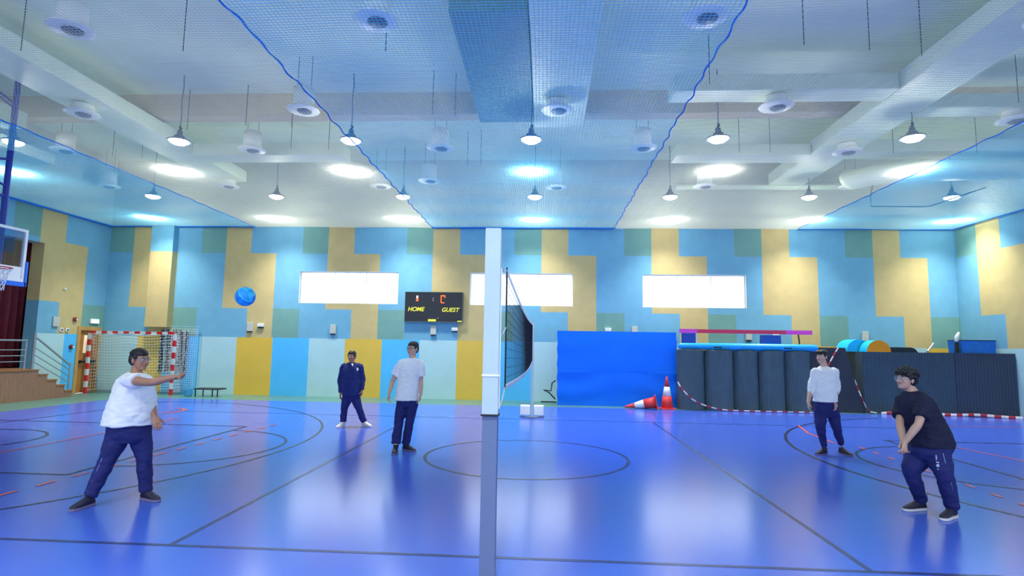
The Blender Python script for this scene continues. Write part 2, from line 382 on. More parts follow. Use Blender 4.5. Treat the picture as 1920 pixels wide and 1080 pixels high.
# curtain
M_cur = mat('curtain_red', rgb(104, 22, 42), .85, nscale=6, namt=.2)
bm = bmesh.new(); rows = []
N = 420
for s in (0, 1):
    for z in (.90, 2.7, 4.75):
        rows.append([bm.verts.new((XL - .62 + .075 * math.sin(y * 26 + .6 * math.sin(y * 5)) + .03 * math.sin(y * 11 + z) - .012 * s, y, z)) for y in [8 + (16.35 - 8) * i / N for i in range(N + 1)]])
for r0, r1 in ((0, 1), (1, 2), (3, 4), (4, 5)):
    for i in range(N): bm.faces.new((rows[r0][i], rows[r0][i + 1], rows[r1][i + 1], rows[r1][i]))
for a, b in ((0, 3), (2, 5)):
    for i in range(N): bm.faces.new((rows[a][i], rows[a][i + 1], rows[b][i + 1], rows[b][i]))
tag(obj('stage_curtain', bm, M_cur, smooth=True, loc=(XL - .62, 12, .9)), 'dark red pleated curtain hanging in the stage opening', 'curtain')
# ---------------------------------------------------------------- door on the left wall
dr = struct('door_1', BX(XL - .10, XL - .05, DOOR[0] + .06, DOOR[1] - .06, .01, DOOR[3] - .06), M_wood)
bm = bmesh.new()
box(bm, XL - .3, XL + .03, DOOR[0] - .06, DOOR[0] + .06, 0, DOOR[3] + .06); box(bm, XL - .3, XL + .03, DOOR[1] - .06, DOOR[1] + .06, 0, DOOR[3] + .06); box(bm, XL - .3, XL + .03, DOOR[0] + .06, DOOR[1] - .06, DOOR[3] - .06, DOOR[3] + .06)
obj('door_frame', bm, M_woodf, dr)
obj('window_pane', BX(XL - .05, XL - .044, DOOR[0] + .30, DOOR[0] + .42, 1.3, 1.88), mat('lit_glass', rgb(235, 225, 190), .2, emit=rgb(250, 235, 200), estr=.5), dr)
bm = bmesh.new(); tube(bm, [(XL + .02, DOOR[0] + .12, 1.02), (XL + .02, DOOR[1] - .12, 1.02)], .03, 8); box(bm, XL - .05, XL + .02, DOOR[0] + .1, DOOR[0] + .2, .97, 1.07); box(bm, XL - .05, XL + .02, DOOR[1] - .2, DOOR[1] - .1, .97, 1.07)
obj('push_bar', bm, M_dark, dr)
# ---------------------------------------------------------------- far pillar box at the left end of the back wall
pb = bmesh.new(); box(pb, -13.40, -12.62, YB - .26, YB - .001, 2.2, Z1, mi=1); box(pb, -13.40, -12.62, YB - .26, YB - .001, Z1, ZN - .02, mi=0)
struct('trim_4', pb, [M_blue, M_yel])

# ---------------------------------------------------------------- ceiling services
def prism_duct(name, x0, x1, y0, y1, z0, z1, m, label, cat='duct'):
    o = obj(name, BX(x0, x1, y0, y1, z0, z1, bevel=.02), m, loc=((x0 + x1) / 2, (y0 + y1) / 2, z0)); return tag(o, label, cat)
def seams(o, pts): pass
prism_duct('air_duct', -10.95, -9.9, YF + .2, 17.9, 7.0, 7.36, M_duct, 'long pale rectangular air duct running towards the back wall, left of the middle net')
prism_duct('air_duct', 7.07, 8.17, YF + .2, 18.2, 7.0, 7.36, M_duct, 'long pale rectangular air duct running towards the back wall on the right side')
prism_duct('air_duct', -.30, .87, YF + .2, 13.35, 7.0, 7.36, M_duct, 'pale flat air duct above the middle of the blue net')
prism_duct('ceiling_duct', -1.62, -.32, 8.7, 13.3, 7.12, 7.5, M_ductd, 'grey blue boxed duct above the middle net, left of the pale one')
prism_duct('air_duct', 2.6, 7.06, 11.4, 12.0, 7.0, 7.34, M_duct, 'short pale cross duct joining the right hand long duct in front')
prism_duct('air_duct', 8.18, XR - .1, 12.3, 12.8, 6.98, 7.3, M_duct, 'pale cross duct from the right hand duct to the right wall')
prism_duct('air_duct', 3.5, 7.06, 15.2, 15.9, 6.95, 7.25, M_duct, 'low pale cross duct behind the beam, left of the right hand long duct')
prism_duct('air_duct', 8.18, XR - .1, 15.3, 15.9, 7.08, 7.4, M_duct, 'low pale cross duct behind the beam, near the right wall')
prism_duct('air_duct', -9.89, -5.6, 14.95, 15.6, 6.9, 7.25, M_duct, 'pale cross duct behind the beam, left of the middle net')
prism_duct('cable_tray', 4.2, 9.6, 18.2, 18.45, 6.9, 7.0, M_duct, 'thin pale cable tray just in front of the upper back wall', 'tray')
prism_duct('air_duct', -14.2, -13.55, 9.5, 14.6, 6.5, 6.8, M_duct, 'pale duct near the left wall behind the basketball frame')
prism_duct('air_duct', -13.49, -12.9, 10.8, 13.0, 6.91, 7.3, M_duct, 'short boxy pale duct between the left wall and left long duct')
struct('beam_cross', BX(XL, XR, 13.5, 13.9, 7.42, ZC), M_beige); struct('beam_cross_front', BX(XL, XR, 5.6, 6.1, 7.5, ZC), M_white)
# big curved duct elbow at right
bm = bmesh.new(); pts = [Vector((8.6 + 0, 18.0, 7.1))] ; cen = (11.1, 14.9)
path = [(8.9, 16.9, 6.75), (9.3, 16.3, 6.72), (9.9, 15.95, 6.7), (10.6, 15.8, 6.7), (11.9, 15.8, 6.72), (12.9, 15.8, 6.75)]
P_ = crom([Vector(p) for p in path], 4); tube(bm, P_, [(.26, .5)] * len(P_), 20, up=Vector((0, 0, 1)))
tag(obj('curved_duct', bm, M_duct, smooth=True, loc=(10.5, 16, 6.45)), 'large curved pale duct elbow high in the back right corner', 'duct')
# blue fabric scrap and wire
tag(obj('pipe_run', TB([(9.3, 16.45, 6.5), (9.3, 16.6, 6.2), (9.3, 16.6, 5.9), (10.9, 16.6, 5.9), (12.2, 16.2, 6.35)], .018, 6), M_dark, loc=(9.3, 16.6, 5.9)), 'thin dark pipe under the curved duct in the back right corner', 'pipe')
# drum diffusers
def diffuser(x, y, z=6.75, free=False):
    t = thing('air_diffuser', '', 'diffuser', (x, y, z), 'round white air diffusers above the nets')
    bm = bmesh.new(); lathe(bm, [(.15, 0), (.33, .01), (.35, .03), (.30, .05), (.24, .07), (.22, .2), (.22, .5 if free else .225)], (x, y, z), 28); obj('diffuser_body', bm, M_wht, t, smooth=True)
    bm = bmesh.new(); lathe(bm, [(.02, -.03), (.14, -.025), (.16, -.005), (.16, .02)], (x + .03, y, z), 20); obj('nozzle', bm, M_grille, t, smooth=True)
    if free:
        for q in (-.15, .15): obj('hanger', TB([(x + q, y, z + .5), (x + q, y, ZC)], .006, 5), M_dark, t)
    return t
DIF = [(-7.8, 8.45, 'nearest front row, left'), (-2.7, 8.35, 'front row, over the left of the middle net'), (2.4, 8.4, 'front row, beside the right rope of the middle net'), (7.6, 8.6, 'front row, far right'),
       (-10.43, 11.8, 'on the left long duct'), (-5.3, 11.7, 'just left of the left net rope'), (.22, 11.8, 'on the middle flat duct'), (4.75, 11.7, 'in front of the right cross duct'), (10.1, 12.5, 'near the right wall'),
       (-12.94, 14.2, 'near the left wall above the blue net'), (-7.76, 14.2, 'behind the first left lamp'), (-2.73, 14.1, 'left of the middle lamp'), (2.42, 14.15, 'at the right rope of the middle net'), (7.61, 14.5, 'under the right long duct'),
       (-14.4, 17.6, 'in the back left corner'), (-10.34, 17.6, 'at the end of the left long duct'), (-5.3, 17.6, 'back row left of the left rope'), (-3.6, 17.0, 'ring shaped, back row right of the left rope'), (.3, 17.7, 'back row beside the middle lamp'), (4.9, 17.6, 'back row left of the cable tray'), (9.3, 17.6, 'back row beside the curved duct')]
def underduct(x, y): return any(a - .1 < x < b + .1 and c - .1 < y < d + .1 for a, b, c, d in ((-10.95, -9.9, -3, 17.9), (7.07, 8.17, -3, 18.2), (-.3, .87, -3, 13.35), (2.6, 7.06, 11.4, 12.0), (8.18, 12.8, 12.3, 12.8)))
proto = {}
for i, (x, y, l) in enumerate(DIF):
    fr_ = not underduct(x, y)
    if fr_ not in proto: d = proto[fr_] = diffuser(x, y, free=fr_)
    else: d = copy_tree(proto[fr_])
    d.location = (x, y, 6.75); d['label'] = 'round white air diffuser, ' + l
# hanging rods from the slab
bm0 = TB([(0, 0, 6.95), (0, 0, ZC - .005)], .008, 5)
r0 = None
k = 0
RODS = [(-9.6, 9.4), (-6.6, 9.5), (-8.9, 13.2), (-6.2, 13.1), (-7.3, 13.0), (-6.9, 14.6), (-5.9, 14.7), (-2.9, 9.6), (-2.6, 12.4), (-2.1, 12.5), (4.4, 9.6), (5.6, 9.8), (6.6, 10.0), (3.2, 11.0), (9.8, 12.0), (10.6, 12.1), (5.1, 15.0), (5.9, 15.0), (9.1, 15.1), (11.2, 15.1), (-1.9, 16.0), (-2.3, 16.1), (-12.4, 15.2), (-11.6, 15.3)]
WHR = ['left bay', 'left of the middle net', 'middle net', 'right bay', 'far right bay']
for x, y in RODS:
    if r0 is None: r0 = obj('hanger_rod', bm0, M_dark, loc=(0, 0, 6.95)); o = r0
    else: o = r0.copy(); COL.objects.link(o)
    o.location = (x, y, 6.95); tag(o, 'thin dark rod hanging from the ceiling slab among the ducts', 'rod', 'thin hanger rods above the nets')

# ---------------------------------------------------------------- lamps
LX = [-12.7, -8.6, -4.5, -.35, 3.8, 7.95, 12.1]; LY = [17.4, 12.5, 1.6]  # last row is added out of view to light players and near post
sl = bpy.data.lights.new('lamp_beam', 'SPOT'); sl.energy = LAMP_W * 4; sl.spot_size = math.radians(100); sl.spot_blend = .9; sl.shadow_soft_size = .16; sl.color = (1, .985, .92)
fillL = bpy.data.lights.new('lamp_spill', 'POINT'); fillL.energy = LAMP_W * .2; fillL.shadow_soft_size = .2; fillL.color = (1, 1, .82)
def lamp(short=False):
    t = thing('hall_lamp', '', 'lamp', (0, 0, 6.38), 'hanging high bay lamps')
    bm = bmesh.new(); lathe(bm, [(.03, .26), (.055, .25), (.06, .15), (.11, .13), (.12, .07), (.20, .05), (.255, .02), (.26, .0), (.245, -.005), (.22, .012)], (0, 0, 6.38), 28)
    obj('lamp_housing', bm, M_dark if False else mat('lamp_grey', rgb(96, 108, 128), .4, .4), t, smooth=True)
    bm = bmesh.new(); lathe(bm, [(.001, -.085), (.08, -.078), (.15, -.055), (.20, -.02), (.215, .005), (.001, .012)], (0, 0, 6.38), 28); obj('lamp_lens', bm, M_lamp, t, smooth=True)
    bm = bmesh.new(); tube(bm, [(0, 0, 6.63), (0, 0, 6.66), (.02, 0, 6.70), (0, 0, 6.73)], .03, 8); tube(bm, [(-.07, 0, 6.5), (-.05, 0, 6.62), (0, 0, 6.65), (.05, 0, 6.62), (.07, 0, 6.5)], .008, 6); obj('lamp_hook', bm, M_dark, t)
    zt = 6.975 if short else ZC
    obj('cord', TB([(0, 0, 6.7), (.01, 0, 6.8), (.015, 0, 6.9), (0, 0, zt)] if short else [(0, 0, 6.7), (.01, 0, 7.0), (-.01, .0, 7.4), (.015, 0, 7.7), (0, 0, zt)], .013, 6), mat('cord_grey', rgb(110, 120, 135), .6), t)
    return t
LPR = {}
rown = ['back row', 'second row from the back', 'added unseen front row']; coln = ['far left', 'second from left', 'third from left', 'middle', 'third from right', 'second from right', 'far right']
for j, y in enumerate(LY):
    for i, x in enumerate(LX):
        sh_ = (i == 5) or (i == 6 and j == 1)
        if sh_ not in LPR: t = LPR[sh_] = lamp(sh_)
        else: t = copy_tree(LPR[sh_])
        t.location = (x, y, 6.38); t['label'] = 'round hanging hall lamp, %s of the %s' % (coln[i], rown[j])
        o = bpy.data.objects.new('lamp_beam', sl); COL.objects.link(o); o.location = (x, y, 6.27)
        o = bpy.data.objects.new('lamp_spill', fillL); COL.objects.link(o); o.location = (x, y, 6.12)

# ---------------------------------------------------------------- protective nets under the ceiling (real mesh threads)
M_netb = mat('net_thread_blue', rgb(150, 226, 250), .8, transl=.5)
M_netw = mat('net_thread_white', rgb(225, 228, 226), .8, transl=.5)
def net(x0, x1, y0, y1, r, m, label, step=.055):
    bm = bmesh.new(); cx = .5 * (x0 + x1)
    def zz(x, y): return ZN + .012 * math.sin(x * 2.1 + y) + .01 * math.sin(y * 3.3)
    def strand(pts):
        rings = []
        for p, (u, v) in zip(pts, frames(pts)):
            rings.append([p + u * (r * math.cos(a)) + v * (r * math.sin(a)) for a in (0, 2.1, 4.2)])
        bridge(bm, rings, cap=False)
    n = int((x1 - x0) / step)
    for i in range(n + 1):
        x = x0 + (x1 - x0) * i / n; strand([Vector((x + .008 * math.sin(k * 1.7 + i), y0 + (y1 - y0) * k / 10, zz(x, y0 + (y1 - y0) * k / 10))) for k in range(11)])
    n = int((y1 - y0) / step)
    for i in range(n + 1):
        y = y0 + (y1 - y0) * i / n; strand([Vector((x0 + (x1 - x0) * k / 5, y, zz(x0 + (x1 - x0) * k / 5, y) + .002)) for k in range(6)])
    o = obj('ceiling_net', bm, m, loc=(cx, y0, ZN)); tag(o, label, 'net'); return o
def wavy(x, y0, y1, z, amp=.018):
    n = int((y1 - y0) / .12); return [(x + amp * math.sin(i * 1.3) + .01 * math.sin(i * .37), y0 + (y1 - y0) * i / n, z + .01 * math.sin(i * .9)) for i in range(n + 1)]
NY0, NY1 = 2.2, YB - .02
nb1 = net(XL + .03, -9.93, NY0, NY1, .0042, M_netb, 'blue protective net under the ceiling along the left wall')
nb2 = net(-9.89, -3.84, NY0, NY1, .0032, M_netw, 'white protective net under the ceiling between the left and middle blue nets')
nb3 = net(-3.80, 2.25, NY0, NY1, .0042, M_netb, 'blue protective net under the ceiling in the middle of the hall')
nb4 = net(2.29, 8.10, NY0, NY1, .0032, M_netw, 'white protective net under the ceiling right of the middle')
nb5 = net(8.14, XR - .03, NY0, NY1, .0042, M_netb, 'blue protective net under the ceiling along the right wall')
def erope(p, pts, r): obj('edge_rope', TB(pts, r, 6), M_rope, p)
erope(nb3, wavy(-3.81, NY0, NY1, ZN), .012); erope(nb3, wavy(2.26, NY0, NY1, ZN), .012)
erope(nb1, wavy(-9.92, NY0, NY1, ZN, .01), .011); erope(nb5, wavy(8.13, NY0, NY1, ZN, .01), .011)
erope(nb1, [(XL + .05, y, ZN - .02) for y in (NY0, 9, NY1)], .035); erope(nb1, [(x, YB - .05, ZN - .01) for x in (XL + .05, -9.95)], .025)
erope(nb3, [(x, YB - .05, ZN - .01) for x in (-3.8, 2.25)], .03); erope(nb5, [(x, YB - .05, ZN - .01) for x in (8.15, XR - .05)], .015); erope(nb5, [(XR - .05, y, ZN - .01) for y in (NY0, 9, NY1)], .015)

# ---------------------------------------------------------------- wall devices
def wall_box(name, x, z, w, h, label, m=M_wht, d=.05, cat='wall box', X=None, extra=None):
    if X is None: bm = BX(x - w / 2, x + w / 2, YB - d, YB - .001, z - h / 2, z + h / 2, bevel=.008); l = (x, YB, z)
    else: bm = BX(X, X + d, x - w / 2, x + w / 2, z - h / 2, z + h / 2, bevel=.008); l = (X, x, z)
    o = obj(name, bm, m, loc=l); return tag(o, label, cat)
M_plate = mat('plate_beige', rgb(196, 200, 190), .5)
for (x, z, l) in [(-9.88, 2.26, 'left of the three windows above the first yellow panel'), (-7.03, 2.22, 'under the left window'), (-3.66, 2.24, 'just under the scoreboard'), (2.9, 2.30, 'just above the blue crash mat, right end'), (6.5, 2.22, 'behind the red beam'), (10.1, 2.25, 'above the half round foam blocks')]:
    t = thing('wall_speaker', 'flat beige wall speaker plate, ' + l, 'speaker', (x, YB, z), 'beige wall plates along the back wall')
    obj('plate', BX(x - .095, x + .095, YB - .05, YB - .001, z - .15, z + .15, bevel=.01), M_plate, t); obj('bracket', BX(x - .08, x + .08, YB - .06, YB - .001, z - .185, z - .16), M_dark, t)
for (x, z, l) in [(-9.5, 2.31, 'left of the left window over the yellow panel'), (-2.95, 2.27, 'under the right of the scoreboard'), (2.05, 2.33, 'peeking above the blue crash mat'), (7.34, 2.24, 'behind the red beam end')]:
    t = thing('junction_box', 'small white box on the back wall, ' + l, 'box', (x, YB, z), 'small white boxes along the back wall')
    obj('box_body', BX(x - .10, x + .10, YB - .08, YB - .001, z - .05, z + .06, bevel=.01), M_wht, t); obj('box_base', BX(x - .09, x + .09, YB - .06, YB - .001, z - .085, z - .052), M_dark, t)
t = thing('wall_speaker', 'flat beige wall plate on the left wall near the stage', 'speaker', (XL, 16.8, 2.27))
obj('plate', BX(XL + .001, XL + .05, 16.68, 16.92, 2.12, 2.42, bevel=.01), M_plate, t)
for y in (17.03, 17.25):
    t = thing('wall_socket', 'small white round faced socket beside the wooden door, %s one' % ('left' if y < 17.1 else 'right'), 'socket', (XL, y, 2.03))
    obj('plate', BX(XL + .001, XL + .03, y - .06, y + .06, 1.97, 2.09, bevel=.008), M_wht, t); bm = bmesh.new(); lathe(bm, [(.028, 0), (.028, .012)], (XL + .03, y, 2.03), 12, axis=Vector((1, 0, 0))); obj('socket_hole', bm, M_dark, t)
wall_box('wall_switch', 17.0, 3.31, .07, .07, 'tiny white square high on the tan part of the left wall', X=XL, cat='switch')
for y, z, l in ((17.5, 2.37, 'upper dark red alarm bell beside the exit sign'), (17.45, 1.5, 'lower dark red alarm point between mint panel and door')):
    t = thing('fire_alarm', l, 'alarm', (XL, y, z)); bm = bmesh.new(); lathe(bm, [(.07, 0), (.07, .05), (.03, .07)], (XL + .001, y, z), 16, axis=Vector((1, 0, 0))); obj('alarm_body', bm, mat('alarm_red', rgb(120, 25, 30), .4), t)
    obj('alarm_face', BX(XL + .065, XL + .08, y + .0, y + .05, z - .03, z + .03), M_wht, t)
t = thing('exit_sign', 'small glowing pale green exit light above the wooden door', 'sign', (XL, 18.3, 2.36))
obj('sign_body', BX(XL + .001, XL + .05, 18.12, 18.48, 2.27, 2.43, bevel=.01), M_wht, t)
obj('sign_face', BX(XL + .051, XL + .056, 18.14, 18.46, 2.29, 2.41), mat('exit_glow', rgb(160, 240, 210), .5, emit=rgb(190, 255, 235), estr=1.6), t)

# ---------------------------------------------------------------- scoreboard
sb = thing('scoreboard', 'black electronic scoreboard reading HOME and GUEST on the back wall', 'scoreboard', (-3.65, YB, 2.48))
obj('case', BX(-4.62, -2.69, YB - .10, YB - .001, 2.49, 3.49, bevel=.012), mat('score_black', rgb(18, 24, 36), .35), sb)
M_fr = mat('score_frame', rgb(80, 100, 96), .4)
bm = bmesh.new(); yf = YB - .115
box(bm, -4.62, -2.69, yf, yf + .014, 2.49, 2.515); box(bm, -4.62, -2.69, yf, yf + .014, 3.475, 3.49); box(bm, -4.62, -4.605, yf, yf + .014, 2.515, 3.475); box(bm, -2.705, -2.69, yf, yf + .014, 2.515, 3.475)
obj('edge_frame', bm, M_fr, sb)
RM = Matrix.Rotation(PI / 2, 4, 'X')
def wtext(s, size, x, z, m, par, shear=0):
    me = text_mesh(s, size, Matrix.Translation((x, YB - .108, z)) @ RM, .003, shear); return obj('lettering', me, m, par)
M_sy = mat('score_yellow', rgb(230, 225, 70), .5, emit=rgb(230, 225, 70), estr=.25)
M_so = mat('score_orange', rgb(255, 90, 30), .5, emit=rgb(255, 100, 40), estr=1.2)
M_sw = mat('score_white', rgb(235, 235, 240), .5, emit=rgb(235, 235, 240), estr=.5)
wtext('HOME', .19, -4.25, 2.91, M_sy, sb, .25); wtext('GUEST', .19, -3.11, 2.90, M_sy, sb, .25)
bm = bmesh.new()
box(bm, -3.43, -3.40, yf - .004, yf + .01, 3.13, 3.38); box(bm, -3.40, -3.28, yf - .004, yf + .01, 3.35, 3.385); box(bm, -3.40, -3.30, yf - .004, yf + .01, 3.12, 3.15); box(bm, -3.31, -3.28, yf - .004, yf + .01, 3.30, 3.35)
obj('orange_digit', bm, M_so, sb)
bm = bmesh.new(); box(bm, -4.25, -4.17, yf - .004, yf + .01, 3.18, 3.23); box(bm, -4.25, -4.17, yf - .004, yf + .01, 3.245, 3.27); obj('orange_digit', bm, M_so, sb)
bm = bmesh.new(); box(bm, -4.24, -4.18, yf - .004, yf + .01, 3.28, 3.36); box(bm, -3.69, -3.67, yf - .004, yf + .01, 3.20, 3.22); box(bm, -3.69, -3.67, yf - .004, yf + .01, 3.27, 3.29); obj('white_digit', bm, M_sw, sb)
bm = bmesh.new(); box(bm, -3.83, -3.57, yf - .004, yf + .01, 2.52, 2.59); box(bm, -2.86, -2.71, yf - .004, yf + .01, 2.515, 2.55); obj('yellow_sticker', bm, M_sy, sb)
bm = bmesh.new(); box(bm, -3.52, -3.49, yf - .004, yf + .01, 2.61, 2.64); obj('indicator', bm, M_steel, sb)

# ---------------------------------------------------------------- volleyball posts and net
M_post = mat('post_white', rgb(182, 204, 212), .45, nscale=5, namt=.08); M_postg = mat('post_grey', rgb(100, 116, 150), .45)
px, py = -.395, 4.3
vp = thing('volleyball_post', 'tall white square volleyball post in front, grey steel below its white sleeve', 'post', (px, py, 0))
obj('sleeve', BX(px - .06, px + .06, py - .06, py + .06, 1.21, 2.60, bevel=.006), M_post, vp)
plabel(obj('steel_pole', BX(px - .056, px + .056, py - .05, py + .05, .0, 1.2, bevel=.004), M_postg, vp), 'grey steel lower pole')
obj('collar', BX(px - .066, px + .066, py - .066, py + .066, 1.2, 1.212), M_black, vp)
obj('strap', BX(px - .064, px + .064, py - .064, py + .064, 1.488, 1.502), M_wht, vp)
obj('rail_strip', BX(px + .061, px + .068, py - .02, py + .02, 1.25, 2.3), M_wht, vp)
# net
n0 = Vector((-.345, 5.1, 0)); n1 = Vector((-.30, 14.0, 0))
vn = thing('volleyball_net', 'black volleyball net with white tapes stretched away down the middle of the court', 'net', (n0.x, n0.y, 1.35))
def npt(t, s):  # t along, s 0 bottom 1 top
    p = n0.lerp(n1, t); top = 2.39 - .10 * t - .10 * math.sin(PI * t) * .8; bot = 1.35 + .02 * t + .05 * math.sin(PI * t) * (-1)
    return Vector((p.x + .035 * math.sin(PI * t) * (1 - s), p.y, bot + (top - bot) * s))
M_vn = mat('net_black', rgb(18, 26, 44), .8)
bm = bmesh.new()
def thin(bm, pts, r):
    rings = [[p + u * (r * math.cos(a)) + v * (r * math.sin(a)) for a in (0, 2.1, 4.2)] for p, (u, v) in zip(pts, frames(pts))]
    bridge(bm, rings, cap=False)
for i in range(0, 90): thin(bm, [npt(i / 89, 0), npt(i / 89, .5), npt(i / 89, 1)], .0022)
for j in range(0, 13): thin(bm, [npt(k / 30, j / 12) for k in range(31)], .0022)
obj('mesh', bm, M_vn, vn)
obj('top_tape', TB([npt(k / 30, 1) for k in range(31)], [(.03, .006)] * 31, 8, up=Vector((0, 0, 1))), M_wht, vn)
obj('bottom_tape', TB([npt(k / 30, 0) for k in range(31)], [(.025, .006)] * 31, 8, up=Vector((0, 0, 1))), M_wht, vn)
obj('side_rod', TB([npt(0, -.02), npt(0, 1.03)], .007, 6), M_black, vn); obj('side_rod', TB([npt(1, -.02), npt(1, 1.03)], .009, 6), M_black, vn)
cr = Vector((px + .05, py + .05, 0))
for za, zb in ((2.33, 2.39), (1.80, 1.88), (1.24, 1.35)):
    obj('tie_cord', TB([(px + .055, py + .06, za), (px + .052, py + .4, (za + zb) / 2 - .03), tuple(n0 + Vector((0, 0, zb)))], .005, 6), M_wht, vn)
# far post
fx, fy = -.295, 14.3
fp = thing('volleyball_post', 'thin white volleyball post at the far end of the net on weighted base', 'post', (fx, fy, 0))
obj('pole', TB([(fx, fy, .03), (fx, fy, 2.33)], .032, 12), M_post, fp)
bm = bmesh.new(); box(bm, fx - .03, fx + .03, fy - .05, fy + .5, 0, .05); tube(bm, [(fx, fy - .12, .02), (fx - .3, fy + .2, .02)], .015, 6); tube(bm, [(fx, fy - .12, .02), (fx + .3, fy + .2, .02)], .015, 6); obj('base_frame', bm, M_steel, fp)
for s in (-1, 1): obj('weight_block', BX(fx + s * .17 - .12, fx + s * .17 + .12, fy + .08, fy + .35, .05, .28, bevel=.02), M_wht, fp)
for z in (2.25, 1.4): obj('tie_cord', TB([(fx, fy - .02, z), (n1.x, n1.y, z + .03)], .006, 5), M_wht, vn)

# ---------------------------------------------------------------- ball
bc = by(460, 556, 6.2); R_ = .108
bm = bmesh.new(); bmesh.ops.create_uvsphere(bm, u_segments=48, v_segments=32, radius=R_)
ax_ = Vector((.5, -.6, .35)).normalized()
for f in bm.faces:
    c = f.calc_center_median().normalized(); u = c.dot(ax_) * 3.6 + .7 * math.sin(c.x * 5 + c.z * 4) + 1.1
    f.material_index = int(math.floor(u + 10)) % 3; f.smooth = True
bmesh.ops.translate(bm, vec=bc, verts=bm.verts)
tag(obj('volleyball', bm, [mat('ball_blue', rgb(0, 120, 235), .5), mat('ball_cyan', rgb(60, 205, 250), .5), mat('ball_light', rgb(30, 165, 245), .5)], loc=tuple(bc)), 'blue and turquoise volleyball flying in the air', 'ball')

# ---------------------------------------------------------------- basketball hoop at left
bX = -10.70; bY0, bY1 = 9.13, 11.05; bZ0, bZ1 = 2.87, 3.95
hp = thing('basketball_hoop', 'ceiling hung basketball hoop with blue steel frame at the left edge', 'basketball hoop', (bX, 10.09, 2.6))
M_bglass = bpy.data.materials.new('backboard_glass'); M_bglass.use_nodes = True
nt = M_bglass.node_tree; nt.nodes.clear(); o_ = nt.nodes.new('ShaderNodeOutputMaterial'); t_ = nt.nodes.new('ShaderNodeBsdfTransparent'); g_ = nt.nodes.new('ShaderNodeBsdfGlossy'); x_ = nt.nodes.new('ShaderNodeMixShader')
t_.inputs[0].default_value = (.72, .80, .92, 1); g_.inputs['Roughness'].default_value = .05; x_.inputs[0].default_value = .14
nt.links.new(t_.outputs[0], x_.inputs[1]); nt.links.new(g_.outputs[0], x_.inputs[2]); nt.links.new(x_.outputs[0], o_.inputs[0])
obj('backboard', BX(bX - .01, bX + .01, bY0 + .05, bY1 - .05, bZ0 + .05, bZ1 - .05), M_bglass, hp)
bm = bmesh.new()
for a in ((bY0, bY1, bZ0, bZ0 + .055), (bY0, bY1, bZ1 - .055, bZ1), (bY0, bY0 + .055, bZ0 + .055, bZ1 - .055), (bY1 - .055, bY1, bZ0 + .055, bZ1 - .055)): box(bm, bX - .03, bX + .03, *a)
obj('board_frame', bm, M_wht, hp)
obj('lower_panel', BX(bX - .02, bX + .015, bY0 + .055, bY1 - .055, bZ0 + .055, bZ0 + .30), M_wht, hp)
M_bpad = mat('pad_blue', rgb(20, 110, 225), .5)
bm = bmesh.new(); box(bm, bX - .05, bX + .05, bY0 - .02, bY1 + .03, bZ0 - .09, bZ0 - .002); box(bm, bX - .05, bX + .05, bY1 + .002, bY1 + .05, bZ0 - .09, bZ0 + .42)
obj('edge_padding', bm, M_bpad, hp)
ry = 10.09; rcx = bX + .40
ringp = [(rcx + .225 * math.cos(2 * PI * k / 32), ry + .225 * math.sin(2 * PI * k / 32), 3.05) for k in range(32)]
bm = bmesh.new(); tube(bm, ringp, .011, 8, closed=True); box(bm, bX + .03, bX + .19, ry - .06, ry + .06, 2.99, 3.06); box(bm, bX + .02, bX + .05, ry - .12, ry + .12, 2.93, 3.12)
obj('rim', bm, mat('rim_orange', rgb(225, 70, 30), .4), hp)
bm = bmesh.new()
for k in range(12):
    for s in (1, -1):
        pts = []
        for j in range(7):
            a = 2 * PI * (k + s * j * .5) / 12; r = .22 - .10 * (j / 6) ** .6 + (.01 if j == 6 else 0); pts.append(Vector((rcx + r * math.cos(a), ry + r * math.sin(a), 3.04 - .42 * j / 6)))
        tube(bm, pts, .006, 5)
obj('hoop_net', bm, M_wht, hp)
M_mast = mat('mast_blue', rgb(14, 44, 150), .45)
mX, mY = -11.35, 11.13
bm = bmesh.new()
for yy in (mY, 9.05):
    tube(bm, [(mX, yy, 2.95), (mX, yy, 7.35)], .055, 8)
for z0, z1 in ((3.0, 4.0), (4.9, 5.5), (5.5, 4.9), (6.7, 7.3)): tube(bm, [(mX, mY, z0), (mX, 9.05, z1)], .025, 6)
tube(bm, [(mX, mY, 7.3), (mX, 9.05, 7.3)], .045, 6); tube(bm, [(mX, mY, 4.7), (mX, 9.05, 4.7)], .03, 6); tube(bm, [(mX, mY, 7.3), (mX - 1.2, mY, ZC)], .03, 6); tube(bm, [(mX, 9.05, 7.3), (mX, 9.05, ZC)], .04, 6); tube(bm, [(mX, mY, 6.6), (mX, 9.05, 7.3)], .02, 6)
obj('mast', bm, M_mast, hp)
bm = bmesh.new()
for yy in (mY - .3, 9.35):
    for z in (3.1, 3.75): tube(bm, [(mX, yy, z), (bX - .03, yy, z)], .025, 6)
for z in (3.1, 3.75): tube(bm, [(mX, mY, z), (mX, 9.05, z)], .025, 6)
obj('brace', bm, M_mast, hp)

